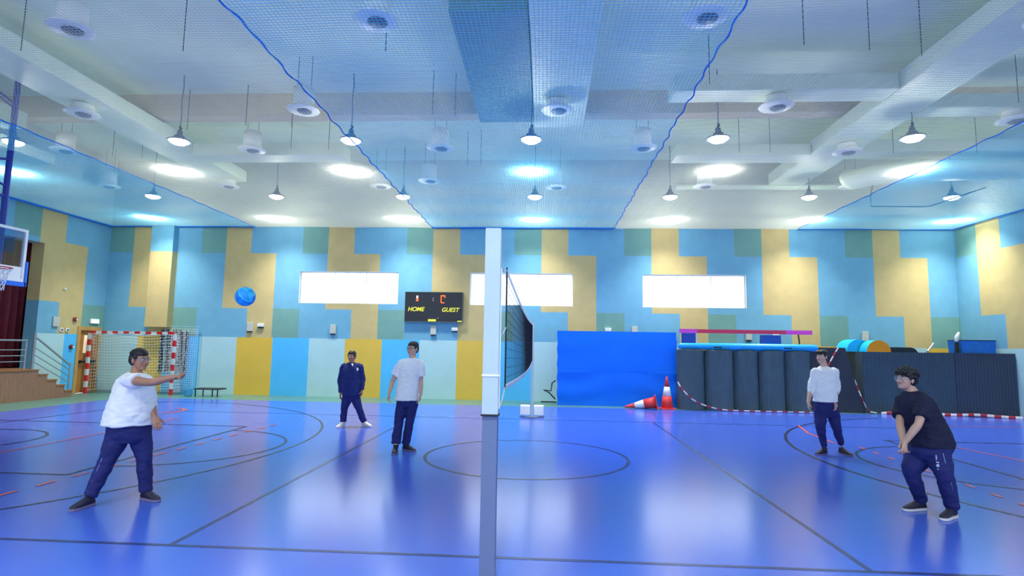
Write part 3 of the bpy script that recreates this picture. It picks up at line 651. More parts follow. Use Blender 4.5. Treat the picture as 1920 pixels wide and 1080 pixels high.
# ---------------------------------------------------------------- handball goal
gx0, gx1, gy = -14.93, -12.03, 18.05
gl = thing('handball_goal', 'red and white striped handball goal with white net in the back left corner', 'goal', (-13.5, gy, 0))
def striped(axis, a0, a1, pos, n, w=.04):
    bm = bmesh.new()
    for i in range(n):
        s0 = a0 + (a1 - a0) * i / n; s1 = a0 + (a1 - a0) * (i + 1) / n
        if axis == 'z': box(bm, pos[0] - w, pos[0] + w, pos[1] - w, pos[1] + w, s0, s1, mi=(i + 1) % 2)
        else: box(bm, s0, s1, pos[0] - w, pos[0] + w, pos[1] - w, pos[1] + w, mi=i % 2)
    return bm
M_gw = mat('goal_white', rgb(220, 225, 225), .4); M_gr = mat('goal_red', rgb(222, 40, 44), .4)
obj('goal_post', striped('z', 0, 1.95, (gx0, gy), 10), [M_gw, M_gr], gl); obj('goal_post', striped('z', 0, 1.95, (gx1, gy), 10), [M_gw, M_gr], gl)
obj('crossbar', striped('x', gx0 + .04, gx1 - .04, (gy, 1.99), 15), [M_gr, M_gw], gl)
bm = bmesh.new(); gb = 18.55
for x in (gx0, gx1): tube(bm, [(x, gy, 1.95), (x, gy + .25, 1.95), (x, gb, .05), (x, gy, .05)], .016, 6)
tube(bm, [(gx0, gb, .05), (gx1, gb, .05)], .016, 6)
obj('rear_frame', bm, M_steel, gl)
bm = bmesh.new()
def gp(u, v):  # u along x, v 0 top front .. 1 bottom back
    x = gx0 + (gx1 - gx0) * u
    if v < .15: y = gy + .25 * v / .15; z = 1.95
    else: t = (v - .15) / .85; y = gy + .25 + (gb - gy - .25) * t - .0; z = 1.95 - 1.9 * t
    return Vector((x, y, z - .03 * math.sin(PI * u * 4) * (1 if v < .3 else .3)))
for i in range(31): thin(bm, [gp(i / 30, j / 20) for j in range(21)], .0045)
for j in range(25): thin(bm, [gp(i / 30, j / 24) for i in range(31)], .0045)
for x in (gx0, gx1):
    for i in range(1, 18):
        z = 1.95 * i / 18; thin(bm, [Vector((x, gy + .03, z)), Vector((x, gy + .25 + (gb - gy - .25) * (1 - z / 1.95), z))], .0045)
    for i in range(1, 5):
        y = gy + .1 * i; thin(bm, [Vector((x, y, .06)), Vector((x, y, 1.95 if y < gy + .25 else 1.95 * (gb - y) / (gb - gy - .25)))], .0045)
obj('goal_net', bm, mat('net_white', rgb(228, 235, 235), .8), gl)
# light blue net frame behind the goal
M_pale = mat('pale_frame', rgb(130, 205, 225), .4)
fr = thing('rebound_frame', 'tall pale blue thin rebound frame against the back wall right of the goal', 'frame', (-12.1, 18.62, 0))
bm = bmesh.new(); tube(bm, [(-12.75, 18.62, .02), (-12.75, 18.62, 2.23), (-11.62, 18.62, 2.23), (-11.62, 18.62, .02)], .014, 6); obj('frame_tube', bm, M_pale, fr)
bm = bmesh.new()
for i in range(1, 16): x = -12.75 + 1.13 * i / 16; thin(bm, [Vector((x, 18.62, .1)), Vector((x, 18.62, 2.22))], .003)
for i in range(1, 30): z = 2.22 * i / 30; thin(bm, [Vector((-12.75, 18.62, z)), Vector((-11.62, 18.62, z))], .003)
obj('frame_net', bm, MATS['net_white'], fr)
# dark chequered net bag
bm = bmesh.new(); rnd = random.Random(3)
for i in range(13):
    for j in range(19):
        x = -12.93 + i * .072 + (.036 if j % 2 else 0); z = .72 + j * .074
        if i % 3 < 2: tube(bm, [(x + rnd.uniform(-.02, .02), 18.66, z + rnd.uniform(-.02, .02)), (x + rnd.uniform(0, .04), 18.65, z + .07)], rnd.uniform(.014, .028), 6, mi=0)
box(bm, -12.96, -12.0, 18.69, 18.705, .7, 2.1, mi=1)
tag(obj('net_bundle', bm, [mat('mesh_black', rgb(30, 34, 46), .8), mat('mesh_pale', rgb(180, 190, 200), .8)], loc=(-12.5, 18.69, .7)), 'black and white knotted mesh hanging on the wall behind the right goal post', 'net')
# small trampoline / bench
tr = thing('low_bench_frame', 'low dark tubular frame on small legs right of the goal', 'frame', (-10.7, 17.9, 0))
bm = bmesh.new(); pts = [(-11.05, 17.7, .24), (-10.25, 17.7, .24), (-10.25, 18.15, .24), (-11.05, 18.15, .24)]; tube(bm, pts, .018, 6, closed=True); box(bm, -11.0, -10.3, 17.74, 18.1, .235, .245)
obj('bench_top', bm, M_dark, tr)
for x in (-11.0, -10.75, -10.45, -10.28):
    obj('leg', TB([(x, 17.72, .0), (x, 17.72, .23)], .018, 6), M_dark, tr)
t = thing('blue_bin', 'small blue round tub on the floor beside the low dark frame', 'tub', (-11.28, 17.8, 0)); bm = bmesh.new(); lathe(bm, [(.09, 0), (.11, .02), (.12, .2), (.125, .21), (.11, .21), (.1, .03)], (-11.28, 17.8, 0), 18); obj('tub_body', bm, mat('tub_blue', rgb(70, 160, 215), .5), t)

# ---------------------------------------------------------------- crash mat
M_mat = mat('mat_blue', (0.0, .17, 1.0, 1), .5, spec=.2, nscale=2, namt=.05, bump=.15, bscale=6)
bm = bmesh.new(); nx, nz = 60, 36
x0, x1, zt = .40, 4.02, 2.25
def cm(i, j, back):
    u = i / nx; v = j / nz; x = x0 + (x1 - x0) * u; z = zt * v
    y = 17.60 + .18 * v + (.32 if back else 0)
    if not back:
        y += .012 * math.sin(z * 9 + 1.5 * math.sin(x * 2)) * (1 if v < .45 else .25) * (abs(u - .5) * 1.6 + .2); y -= .02 * math.sin(PI * v) * math.sin(PI * u)
    return Vector((x + (.01 * math.sin(z * 14) if i in (0, nx) else 0), y, z))
G = [[[bm.verts.new(cm(i, j, b)) for j in range(nz + 1)] for i in range(nx + 1)] for b in (0, 1)]
for b in (0, 1):
    for i in range(nx):
        for j in range(nz): bm.faces.new((G[b][i][j], G[b][i + 1][j], G[b][i + 1][j + 1], G[b][i][j + 1]))
for i in range(nx):
    for j in (0, nz): bm.faces.new((G[0][i][j], G[0][i + 1][j], G[1][i + 1][j], G[1][i][j]))
for j in range(nz):
    for i in (0, nx): bm.faces.new((G[0][i][j], G[0][i][j + 1], G[1][i][j + 1], G[1][i][j]))
tag(obj('crash_mat', bm, M_mat, loc=(2.2, 17.7, 0), smooth=False), 'large bright blue crash mat standing upright against the back wall', 'mat')
# dark bracket poking out
hk = bmesh.new(); tube(hk, [(.36, 18.2, .7), (.25, 18.2, .62), (.22, 18.2, .38), (-.02, 18.2, .40), (.15, 18.2, .33), (.36, 18.2, .12)], .02, 6); tube(hk, [(.39, 18.2, .04), (-.1, 18.2, .04)], .02, 6)
tag(obj('trolley_frame', hk, M_dark, loc=(.2, 18.2, .02)), 'dark bent metal trolley handle sticking out left of the blue crash mat', 'trolley')

# ---------------------------------------------------------------- rolls of black mat
M_roll = mat('roll_rubber', rgb(72, 98, 112), .6, nscale=3, namt=.2); M_roll2 = mat('panel_rubber', rgb(52, 78, 96), .6, nscale=3, namt=.2)
def ribbed_roll(x, y, r, h):
    bm = bmesh.new(); n = 120; rings = []
    prof = []
    for k in range(n):
        a = 2 * PI * k / n; prof.append((r + (.006 if k % 3 else -.006)) * (1 + .0 * a))
    for z in (0, h): rings.append([Vector((x + prof[k] * math.cos(2 * PI * k / n), y + prof[k] * .9 * math.sin(2 * PI * k / n), z)) for k in range(n)])
    bridge(bm, rings); return bm
rx_ = [(3.91, 4.70), (4.70, 5.52), (5.52, 6.24), (6.24, 6.98), (6.98, 7.72)]
ORD = ['leftmost, beside the blue crash mat', 'second from the left', 'third from the left', 'fourth from the left', 'rightmost, behind the standing person in white']
for i, (a, b) in enumerate(rx_):
    x = (a + b) / 2; r = (b - a) / 2 - .004; t = thing('mat_roll', 'dark ribbed mat roll standing upright, ' + ORD[i], 'mat roll', (x, 17.25, 0), 'rolls of dark matting')
    obj('roll_body', ribbed_roll(x, 17.32 - (.03 if i % 2 else 0), r, 1.72), M_roll, t)
    bm = bmesh.new(); sp = [Vector((x + (.04 + (r - .06) * k / 90) * math.cos(k * .42), 17.32 - (.03 if i % 2 else 0) + (.04 + (r - .06) * k / 90) * .9 * math.sin(k * .42), 1.725)) for k in range(91)]; tube(bm, sp, .006, 4); obj('spiral_edge', bm, M_black, t)
# leaning dark panel
bm = bmesh.new()
a = [(7.74, 17.38, 0), (9.18, 17.20, 0), (8.84, 17.45, 1.86), (7.90, 17.52, 1.86)]
v0 = [bm.verts.new(p) for p in a]; v1 = [bm.verts.new((p[0], p[1] + .3, p[2])) for p in a]
bm.faces.new(v0); bm.faces.new(v1[::-1])
for i in range(4): bm.faces.new((v0[i], v0[(i + 1) % 4], v1[(i + 1) % 4], v1[i]))
tag(obj('wedge_mat', bm, mat('wedge_navy', rgb(28, 40, 66), .6, nscale=3, namt=.2), loc=(8.4, 17.4, 0)), 'dark navy wedge shaped mat with sloping right side next to the mat rolls', 'mat')
# long black mats on the right
def ribbed_block(xa, xb, ya, yb, yc, h, bow=0):
    bm = bmesh.new(); n = int(abs(xb - xa) / .035); F = []; B = []
    for i in range(n + 1):
        u = i / n; x = xa + (xb - xa) * u; y = ya + (yb - ya) * u + (.008 if i % 2 else 0) + bow * math.sin(PI * u)
        F.append((x, y)); B.append((x, yc))
    vv = [[bm.verts.new((p[0], p[1], z)) for p in L] for L in (F, B) for z in (0, h)]
    for i in range(n):
        bm.faces.new((vv[0][i], vv[0][i + 1], vv[1][i + 1], vv[1][i])); bm.faces.new((vv[2][i], vv[2][i + 1], vv[3][i + 1], vv[3][i])); bm.faces.new((vv[1][i], vv[1][i + 1], vv[3][i + 1], vv[3][i])); bm.faces.new((vv[0][i], vv[0][i + 1], vv[2][i + 1], vv[2][i]))
    for i in (0, n): bm.faces.new((vv[0][i], vv[1][i], vv[3][i], vv[2][i]))
    return bm
tag(obj('mat_stack', ribbed_block(9.20, 11.6, 17.22, 17.02, 18.3, 1.755, -.02), M_roll2, loc=(10.4, 17.7, 0)), 'long dark ribbed mat stack behind the crouching player', 'mat')
tag(obj('mat_stack', ribbed_block(11.61, 12.96, 17.02, 16.62, 18.3, 1.765, .0), mat('panel_rubber2', rgb(42, 62, 86), .6, nscale=3, namt=.2), loc=(12.3, 17.7, 0)), 'dark ribbed mat stack in the corner by the right wall', 'mat')

# things on the mats
t = thing('inflatable_beam', 'long bright blue inflatable tube lying on top of the mat rolls', 'tube', (6, 17.22, 1.73))
bm = bmesh.new(); limb(bm, [(4.02, 17.2, 1.835), (5.3, 17.2, 1.835), (7.0, 17.2, 1.835), (7.85, 17.2, 1.835)], [.09, .105, .105, .10], 20); obj('tube_body', bm, mat('air_blue', rgb(24, 170, 250), .35), t, smooth=True)
for x in (5.05, 7.05): obj('handle', BX(x - .11, x + .11, 17.08, 17.10, 1.80, 1.83), M_dark, t)
t = thing('balance_beam', 'long red balance beam with pink ends raised above the blue tube', 'beam', (6, 17.45, 1.73))
zb = lambda x: 2.235 + (x - 4) * .012
bm = bmesh.new(); box(bm, 4.55, 7.14, 17.42, 17.54, 2.235, 2.345); obj('beam_body', bm, mat('beam_red', rgb(238, 56, 96), .5), t)
M_pink = mat('beam_pink', rgb(255, 84, 212), .5); obj('beam_end', BX(4.05, 4.549, 17.415, 17.545, 2.23, 2.35), M_pink, t); obj('beam_end', BX(7.141, 7.9, 17.415, 17.545, 2.23, 2.35), M_pink, t)
M_nav = mat('support_navy', rgb(20, 70, 170), .5)
obj('support', BX(4.12, 4.50, 17.40, 17.56, 1.735, 2.228, bevel=.01), M_nav, t); obj('support_strip', BX(4.51, 4.55, 17.42, 17.5, 1.735, 2.228), M_wht, t)
t2 = thing('foam_block', 'dark blue foam block between the blue tube and the red beam', 'block', (6.7, 17.5, 1.73))
bm = bmesh.new(); box(bm, 6.42, 7.0, 17.40, 17.58, 1.735, 2.2); 
for v in bm.verts:
    if v.co.z > 2: v.co.x = 6.71 + (v.co.x - 6.71) * .93
obj('block_body', bm, mat('block_blue', rgb(18, 80, 175), .5), t2)
bm = bmesh.new(); tube(bm, [(7.52, 17.48, 2.23), (7.55, 17.48, 1.95), (7.58, 17.48, 1.78)], .02, 6); box(bm, 7.4, 7.68, 17.44, 17.52, 1.735, 1.765); obj('support_leg', bm, M_dark, t)
def half_round(x0, y0, r, L, dx, m, mend, name, label):
    bm = bmesh.new(); n = 24; A = []; B = []
    base = 1.757
    for k in range(n + 1):
        a = PI * k / n; A.append(Vector((x0 + r * math.cos(a), y0, base + r * math.sin(a)))); B.append(Vector((x0 + dx + r * math.cos(a), y0 + L, base + r * math.sin(a))))
    va = [bm.verts.new(p) for p in A]; vb = [bm.verts.new(p) for p in B]
    bm.faces.new(va).material_index = 1; bm.faces.new(vb[::-1]).material_index = 1
    for k in range(n): bm.faces.new((va[k], va[k + 1], vb[k + 1], vb[k])).material_index = 0
    bm.faces.new((va[0], vb[0], vb[n], va[n])).material_index = 0
    return tag(obj(name, bm, [m, mend], loc=(x0, y0, base)), label, 'foam block')
M_or = mat('foam_orange', rgb(250, 160, 10), .5); M_cy = mat('foam_cyan', rgb(10, 190, 245), .5)
half_round(9.68, 17.24, .34, .30, -.05, M_cy, M_or, 'half_round_foam', 'orange fronted half round foam block on the dark mats')
half_round(9.32, 17.60, .36, .45, -.1, M_cy, M_cy, 'half_round_foam', 'cyan half round foam block behind the orange one')
tag(obj('foam_strip', BX(8.95, 9.16, 17.55, 17.7, 1.861, 1.92), mat('foam_red', rgb(225, 80, 60), .5), loc=(9.05, 17.6, 1.861)), 'tiny red foam strip beside the cyan half round block', 'foam block') if False else None
bm = bmesh.new(); prof = [(10.04, 1.757), (10.04, 1.90), (10.62, 1.90), (10.72, 1.87), (10.82, 1.757)]
va = [bm.verts.new((p[0], 17.3, p[1])) for p in prof]; vb = [bm.verts.new((p[0], 17.9, p[1])) for p in prof]; bm.faces.new(va); bm.faces.new(vb[::-1])
for k in range(5): bm.faces.new((va[k], va[(k + 1) % 5], vb[(k + 1) % 5], vb[k]))
tag(obj('foam_wedge', bm, mat('foam_black', rgb(28, 44, 54), .6), loc=(10.4, 17.5, 1.757)), 'low black foam shape with rounded end right of the orange block', 'foam block')
tag(obj('grey_pole', TB([(11.1, 17.35, 1.79), (11.45, 17.6, 2.03)], .03, 10), M_steel, loc=(11.1, 17.35, 1.78)), 'short grey pole end sticking up from the dark mats', 'pole')
t = thing('blue_bin', 'bright blue tapered foam bin on the dark mats at right', 'bin', (12.4, 17.4, 1.767))
bm = bmesh.new(); vs = box(bm, 11.95, 12.90, 17.2, 17.75, 1.768, 2.12)
for v in bm.verts:
    if v.co.z < 1.9: v.co.x = 12.42 + (v.co.x - 12.42) * .97
obj('bin_body', bm, mat('bin_blue', rgb(10, 125, 240), .4, nscale=6, namt=.25), t); obj('bin_rim', BX(11.94, 12.91, 17.19, 17.76, 2.121, 2.14), M_dark, t)
t = thing('spray_bottle', 'small white bottle with dark base on the mats left of the blue bin', 'bottle', (11.86, 17.25, 1.767))
bm = bmesh.new(); lathe(bm, [(.05, 0), (.055, .05), (.05, .28), (.03, .32)], (11.86, 17.25, 1.768), 12); obj('bottle_base', bm, M_black, t)
bm = bmesh.new(); limb(bm, [(11.86, 17.25, 2.12), (11.88, 17.25, 2.22), (11.93, 17.25, 2.33)], [.045, .055, .035], 12); obj('bottle_body', bm, M_wht, t, smooth=True)

# cones
M_cr = mat('cone_red', rgb(226, 60, 62), .5); M_cw = mat('cone_white', rgb(235, 238, 240), .5)
def cone(M, label):
    t = thing('traffic_cone', label, 'cone', tuple(M @ Vector((0, 0, 0))))
    def tr(bm): bmesh.ops.transform(bm, matrix=M, verts=bm.verts); return bm
    bm = bmesh.new(); lathe(bm, [(.17, .03), (.13, .37)], (0, 0, 0), 28); obj('cone_body', tr(bm), M_cr, t, smooth=True)
    bm = bmesh.new(); lathe(bm, [(.075, .64), (.02, .93), (.012, .935)], (0, 0, 0), 28); obj('cone_tip', tr(bm), M_cr, t, smooth=True)
    bm = bmesh.new(); lathe(bm, [(.131, .37), (.076, .64)], (0, 0, 0), 28); plabel(obj('white_band', tr(bm), M_cw, t, smooth=True), 'white reflective band')
    bm = BX(-.21, .21, -.21, .21, 0, .03, bevel=.01); obj('cone_base', tr(bm), M_cr, t)
cone(Matrix.Translation((3.60, 17.22, 0)), 'red and white traffic cone standing upright in front of the blue mat')
tilt = math.atan2(.17, .93)
cone(Matrix.Translation((3.26, 17.0, .205)) @ Matrix.Rotation(-.18, 4, 'Z') @ Matrix.Rotation(-PI / 2 - tilt, 4, 'Y') @ Matrix.Rotation(.0, 4, 'Z'), 'red and white traffic cone lying on its side pointing left')

# barrier tape
M_tw = mat('tape_white', rgb(235, 230, 232), .6); M_tr = mat('tape_red', rgb(190, 50, 70), .6)
def tape(pts, label, w=.022, seg=.15):
    pts = [Vector(p) for p in pts]; P = crom(pts, 12); out = [P[0]]; 
    acc = 0; d = [0]
    for i in range(1, len(P)): acc += (P[i] - P[i - 1]).length; d.append(acc)
    n = max(4, int(acc / seg)); Q = []; 
    for k in range(n + 1):
        s = acc * k / n; i = max(j for j in range(len(d)) if d[j] <= s + 1e-9); i = min(i, len(P) - 2); tt = (s - d[i]) / max(1e-9, d[i + 1] - d[i]); Q.append(P[i].lerp(P[i + 1], tt))
    bm = bmesh.new(); tube(bm, Q, [(w, .006 + .01 * abs(math.sin(i * .7))) for i in range(len(Q))], 6, mi=[i % 2 for i in range(len(Q))])
    tag(obj('barrier_tape', bm, [M_tw, M_tr], loc=tuple(pts[0])), label, 'tape')
tape([(3.86, 16.98, .80), (3.98, 16.9, .58), (4.35, 16.85, .25), (5.0, 16.8, .06), (5.8, 16.78, .035), (6.9, 16.76, .035), (7.6, 16.8, .03)], 'red and white barrier tape drooping from the mat rolls onto the floor')
tape([(8.62, 17.38, 1.88), (8.45, 17.36, 1.62), (8.2, 17.33, 1.2), (8.0, 17.3, .9)], 'red and white barrier tape strip hanging on the navy wedge mat')
tape([(8.95, 17.22, .95), (9.05, 17.12, .5), (9.2, 17.05, .1), (9.4, 17.0, .035)], 'red and white barrier tape slanting down at the foot of the wedge mat')
tape([(9.5, 16.95, .03), (9.8, 16.98, .05), (10.2, 16.93, .03), (10.8, 16.92, .05), (11.4, 16.85, .04), (12.0, 16.82, .06), (12.5, 16.62, .04), (12.9, 16.45, .04)], 'crumpled red and white barrier tape along the foot of the long dark mats', .04)

#PEOPLE-START#
# ---------------------------------------------------------------- people
Zv = Vector((0, 0, 1))
M_skin = {k: mat('skin_' + k, rgb(*v), .55, nscale=8, namt=.08) for k, v in dict(a=(178, 128, 104), b=(196, 150, 126), c=(214, 172, 152), d=(206, 164, 142)).items()}
M_hair = mat('hair_black', rgb(20, 17, 20), .45, nscale=40, namt=.3, bump=.6, bscale=90)
M_hairb = mat('hair_brown', rgb(44, 32, 30), .5, nscale=40, namt=.3, bump=.6, bscale=90)
M_eye = mat('eye_white', rgb(235, 235, 235), .3); M_iris = mat('eye_dark', rgb(30, 20, 18), .3); M_lip = mat('lip', rgb(168, 96, 92), .5)
M_tee = mat('cloth_white', rgb(242, 244, 246), .85, nscale=6, namt=.05, bump=.5, bscale=14)
M_navy = mat('cloth_navy', rgb(26, 34, 104), .85, nscale=5, namt=.12, bump=.5, bscale=14)
M_navyj = mat('cloth_navy_jacket', rgb(24, 40, 108), .85, nscale=5, namt=.12, bump=.5, bscale=14)
M_blk = mat('cloth_black', rgb(20, 23, 56), .85, nscale=5, namt=.12, bump=.5, bscale=14)
M_shoe = mat('shoe_dark', rgb(34, 30, 56), .6); M_shoew = mat('shoe_white', rgb(225, 218, 216), .6); M_sole = mat('sole_grey', rgb(120, 110, 150), .6); M_solew = mat('sole_white', rgb(215, 212, 220), .6)
M_lens = MATS.get('lens') or mat('lens', rgb(60, 66, 76), .1)
def basis(f, up=None):
    f = Vector(f).normalized(); u = Vector(up) if up else Zv.copy(); u = (u - f * u.dot(f)).normalized(); s = f.cross(u)  # s = figure's own right
    return s.normalized(), f, u
def hand(bm, W, d, n, size=1.0, curl=.5, thumb=1, spread=.0):
    """palm, four fingers of unequal length and a thumb; d = along the hand, n = out of the palm"""
    d = Vector(d).normalized(); n = Vector(n); n = (n - d * n.dot(d)).normalized(); s = d.cross(n) * thumb
    k = size
    rings = []
    for t, w, h in ((-.01, .026, .02), (.02, .032, .018), (.055, .040, .016), (.085, .042, .014), (.095, .038, .011)):
        c = W + d * t * k; rings.append([c + s * (w * k * math.cos(a)) + n * (h * k * math.sin(a)) for a in [2 * PI * j / 14 for j in range(14)]])
    bridge(bm, rings)
    for i, L in enumerate((.072, .080, .075, .058)):
        off = (.031 - .0205 * i); b = W + d * (.088 * k) + s * (off * k); dd = (d + s * (off * 2.2 + spread * (1.5 - i) * .1)).normalized()
        pts = [b - d * .02 * k, b]; a = 0; p = b.copy()
        for seg, fr_ in enumerate((.45, .32, .25)):
            a += curl * (.55 if seg == 0 else .75); dirv = dd * math.cos(a) + n * math.sin(a); p = p + dirv * (L * fr_ * k); pts.append(p.copy())
        limb(bm, pts, [.0088 * k, .0088 * k, .0082 * k, .0075 * k, .0068 * k], 8, k=2)
    b = W + d * (.03 * k) + s * (.026 * k); td = (d * .62 + s * .62 + n * (.25 + .3 * curl)).normalized()
    limb(bm, [b - td * .01, b + td * .035 * k, b + td * .06 * k + d * .008 * k, b + td * .075 * k + d * .02 * k], [.013 * k, .0108 * k, .0095 * k, .008 * k], 8, k=2)
def foot(par, A, d, mat_s, mat_sole, L=.27):
    d = Vector((d[0], d[1], 0)).normalized(); s = d.cross(Zv); bm = bmesh.new()
    h = A - d * .055; h = Vector((h.x, h.y, 0))
    rings = []
    for t, w, zt in ((.0, .022, .06), (.02, .034, .095), (.07, .038, .115), (.12, .040, .105), (.17, .046, .078), (.215, .047, .06), (.25, .036, .048), (.268, .016, .035)):
        c = h + d * (t * L / .27); hh = (zt - .018) / 2
        rings.append([c + s * (w * math.cos(a)) + Zv * (.018 + hh + hh * math.sin(a)) for a in [2 * PI * j / 16 for j in range(16)]])
    bridge(bm, rings)
    limb(bm, [h + d * .055 + Zv * .07, h + d * .05 + Zv * .12], [.042, .045], 12, k=1, round1=False)
    sh = obj('shoe', remesh(bm, .007, 4), mat_s, par, smooth=True)
    bm = bmesh.new(); out = [(.0, .02), (.02, .036), (.07, .038), (.12, .038), (.17, .046), (.215, .048), (.25, .038), (.272, .014)]
    pr = [h + d * (t * L / .27) + s * w for t, w in out] + [h + d * (t * L / .27) - s * w for t, w in out[::-1]]
    lo = [bm.verts.new((p.x, p.y, .003)) for p in pr]; hi = [bm.verts.new((p.x, p.y, .026)) for p in pr]
    bm.faces.new(lo[::-1]); bm.faces.new(hi)
    for i in range(len(pr)): bm.faces.new((lo[i], lo[(i + 1) % len(pr)], hi[(i + 1) % len(pr)], hi[i]))
    obj('sole', bm, mat_sole, sh)
def ringloft(bm, rows, s, f):
    rings = []
    for c, a, b in rows: rings.append([c + s * (a * math.cos(t)) + f * (b * math.sin(t)) for t in [2 * PI * j / 28 for j in range(28)]])
    bridge(bm, rings)
def smoothrows(rows, k=3):
    C = crom([r[0] for r in rows], k); A = crom([float(r[1]) for r in rows], k); B = crom([float(r[2]) for r in rows], k); return list(zip(C, A, B))
def wrinkle(seed, amp):
    o = Vector((seed, seed * 2, 0))
    def f(c): return amp * (noise.noise((c + o) * 9) + .6 * noise.noise(Vector((c.x * 14, c.y * 14, c.z * 26)) + o))
    return f
def person(label, Y0, skin, hair, P, hf, hup=(0, 0, 1), hs=1.0, chest=(0, -1, 0), torso=None, sleeves=.45, arms=None, hands=None, hips=None, legs=None, feet=None, top=M_tee, trous=M_navy, topname='t_shirt', shoes=(M_shoe, M_sole), glasses=None, bushy=0, fringe=0, cuff=.062, sl_r=.062, rel=(1, 1), smile=0):
    def J(p):
        if isinstance(p, Vector): return p
        return by(p[0], p[1], Y0 + (p[2] if len(p) > 2 else 0))
    HC = J(P['head']); NB = J(P['neck']); s, f, u = basis(hf, hup); cs, cf, cu = basis((chest[0], chest[1], 0))
    ft = [Vector(q) for q in (J(x) for x in feet['ank'])]
    root = thing('person', label, 'person', (sum(v.x for v in ft) / 2, sum(v.y for v in ft) / 2, 0))
    def H(x, y, z): return HC + (s * x + f * y + u * z) * hs
    ax = (s, f, u)
    bm = bmesh.new()
    R = lambda *r: tuple(v * hs for v in r)
    ellip(bm, H(0, -.014, .03), R(.077, .096, .090), ax, 24, 16); ellip(bm, H(0, .018, -.028), R(.064, .074, .088), ax, 20, 14)
    ellip(bm, H(0, .052, -.088), R(.034, .032, .026), ax); ellip(bm, H(.0, .01, -.075), R(.056, .062, .035), ax)
    limb(bm, [H(0, .084, .018), H(0, .096, -.005), H(0, .107, -.028)], [.007 * hs, .010 * hs, .014 * hs], 8); ellip(bm, H(0, .078, .024), R(.05, .014, .010), ax)
    for q in (-1, 1):
        ellip(bm, H(q * .079, -.006, -.008), R(.010, .020, .033), ax); ellip(bm, H(q * .035, .068, -.03), R(.022, .018, .018), ax)
        ellip(bm, H(q * .011, .095, -.03), R(.010, .010, .008), ax)
    ellip(bm, H(0, .083, -.058), R(.026, .012, .014), ax)
    limb(bm, [H(0, -.02, -.07), (H(0, -.02, -.07) + NB) / 2, NB - (H(0, 0, 0) - NB).normalized() * .05], [.054, .055, .062], 16)
    rows = [(J(r[:3]), r[3] * .86, r[4] * .86) for r in torso]; ringloft(bm, smoothrows(rows), cs, cf)
    SH = [J(a[0]) for a in arms]
    for i, a in enumerate(arms):
        S_, E_, Wr = J(a[0]), J(a[1]), J(a[2])
        limb(bm, [S_, S_.lerp(E_, .5), E_, E_.lerp(Wr, .35), Wr], [.052, .047, .039, .040, .027], 14)
        hand(bm, Wr, *hands[i])
    HP = J(hips)
    for i, l in enumerate(legs):
        limb(bm, [J(p) for p in l] + [J(feet['ank'][i])], [.075, .05, .038][:len(l)] + [.036], 12)
    body = obj('body', remesh(bm, .0048, 2), skin, root, smooth=True)
    # face
    for q in (-1, 1):
        bm = bmesh.new(); ellip(bm, H(q * .031, .083, .004), R(.0145, .008, .0075), ax, 10, 8); e = obj('eye', bm, M_eye, body, smooth=True)
        bm = bmesh.new(); ellip(bm, H(q * .031, .0895, .004), R(.0062, .0035, .0062), ax, 10, 8); obj('iris', bm, M_iris, body, smooth=True)
        obj('eyebrow', TB([H(q * .014, .094, .024), H(q * .032, .091, .029), H(q * .052, .077, .022)], [.0035 * hs, .0045 * hs, .003 * hs], 6), hair, body)
    bm = bmesh.new(); limb(bm, [H(-.024, .085, -.056 + .004 * smile), H(0, .0955, -.058), H(.024, .085, -.056 + .004 * smile)], [.004 * hs, .0062 * hs, .004 * hs], 8, k=3); obj('mouth', bm, M_lip, body, smooth=True)
    # hair
    bm = bmesh.new(); v = bushy
    ellip(bm, H(0, -.016, .062), R(.083 + v * .5, .098 + v * .4, .068 + v * .6), ax, 24, 14); ellip(bm, H(0, -.052, .01), R(.080 + v * .5, .066 + v, .088 + v * .3), ax, 20, 14)
    for q in (-1, 1): ellip(bm, H(q * .070, .008, .028), R(.016 + v * .3, .032, .034), ax); 
    rr = random.Random(int(Y0 * 100))
    for k in range(26 + int(v * 900)):
        a = rr.uniform(0, 2 * PI); e = rr.uniform(-.2 if bushy else .25, 1.45); x = math.sin(a) * math.cos(e); y = math.cos(a) * math.cos(e)
        if y > .35 and e < .75: continue
        c0 = H(x * (.078 + v * .5), -.02 + y * (.092 + v * .5), .045 + math.sin(e) * (.075 + v * .5))
        ellip(bm, c0, R(.020 + v * .4, .026 + v * .4, .016 + v * .4), ax, 10, 8)
    if fringe:
        for k in range(9):
            x = -.06 + .12 * k / 8; limb(bm, [H(x * .8, .055, .105), H(x, .083, .075), H(x * 1.05 + rr.uniform(-.006, .006), .088 - abs(x) * .25, .055 - fringe * rr.uniform(.6, 1))], [.014 * hs, .013 * hs, .006 * hs], 8, k=2)
    hseed = Y0
    obj('hair', remesh(bm, .0065, 1, disp=lambda c: .004 * noise.noise(c * 60 + Vector((hseed, 0, 0))) * (1 + bushy * 40)), hair, root, smooth=True)
    if glasses:
        bm = bmesh.new()
        for q in (-1, 1):
            tube(bm, [H(q * .033 + .024 * math.cos(2 * PI * k / 20), .101 - .012 * abs(math.cos(2 * PI * k / 20)) * (1 if q * math.cos(2 * PI * k / 20) > 0 else 0), .003 + .019 * math.sin(2 * PI * k / 20)) for k in range(20)], .0028, 6, closed=True)
            tube(bm, [H(q * .057, .088, .008), H(q * .078, .04, .008), H(q * .083, -.01, .004)], .0025, 6)
        tube(bm, [H(-.01, .103, .006), H(0, .106, .009), H(.01, .103, .006)], .0025, 6)
        g = obj('glasses', bm, glasses, root)
    # clothes
    bm = bmesh.new(); ringloft(bm, smoothrows([(J(r[:3]), r[3], r[4]) for r in torso]), cs, cf)
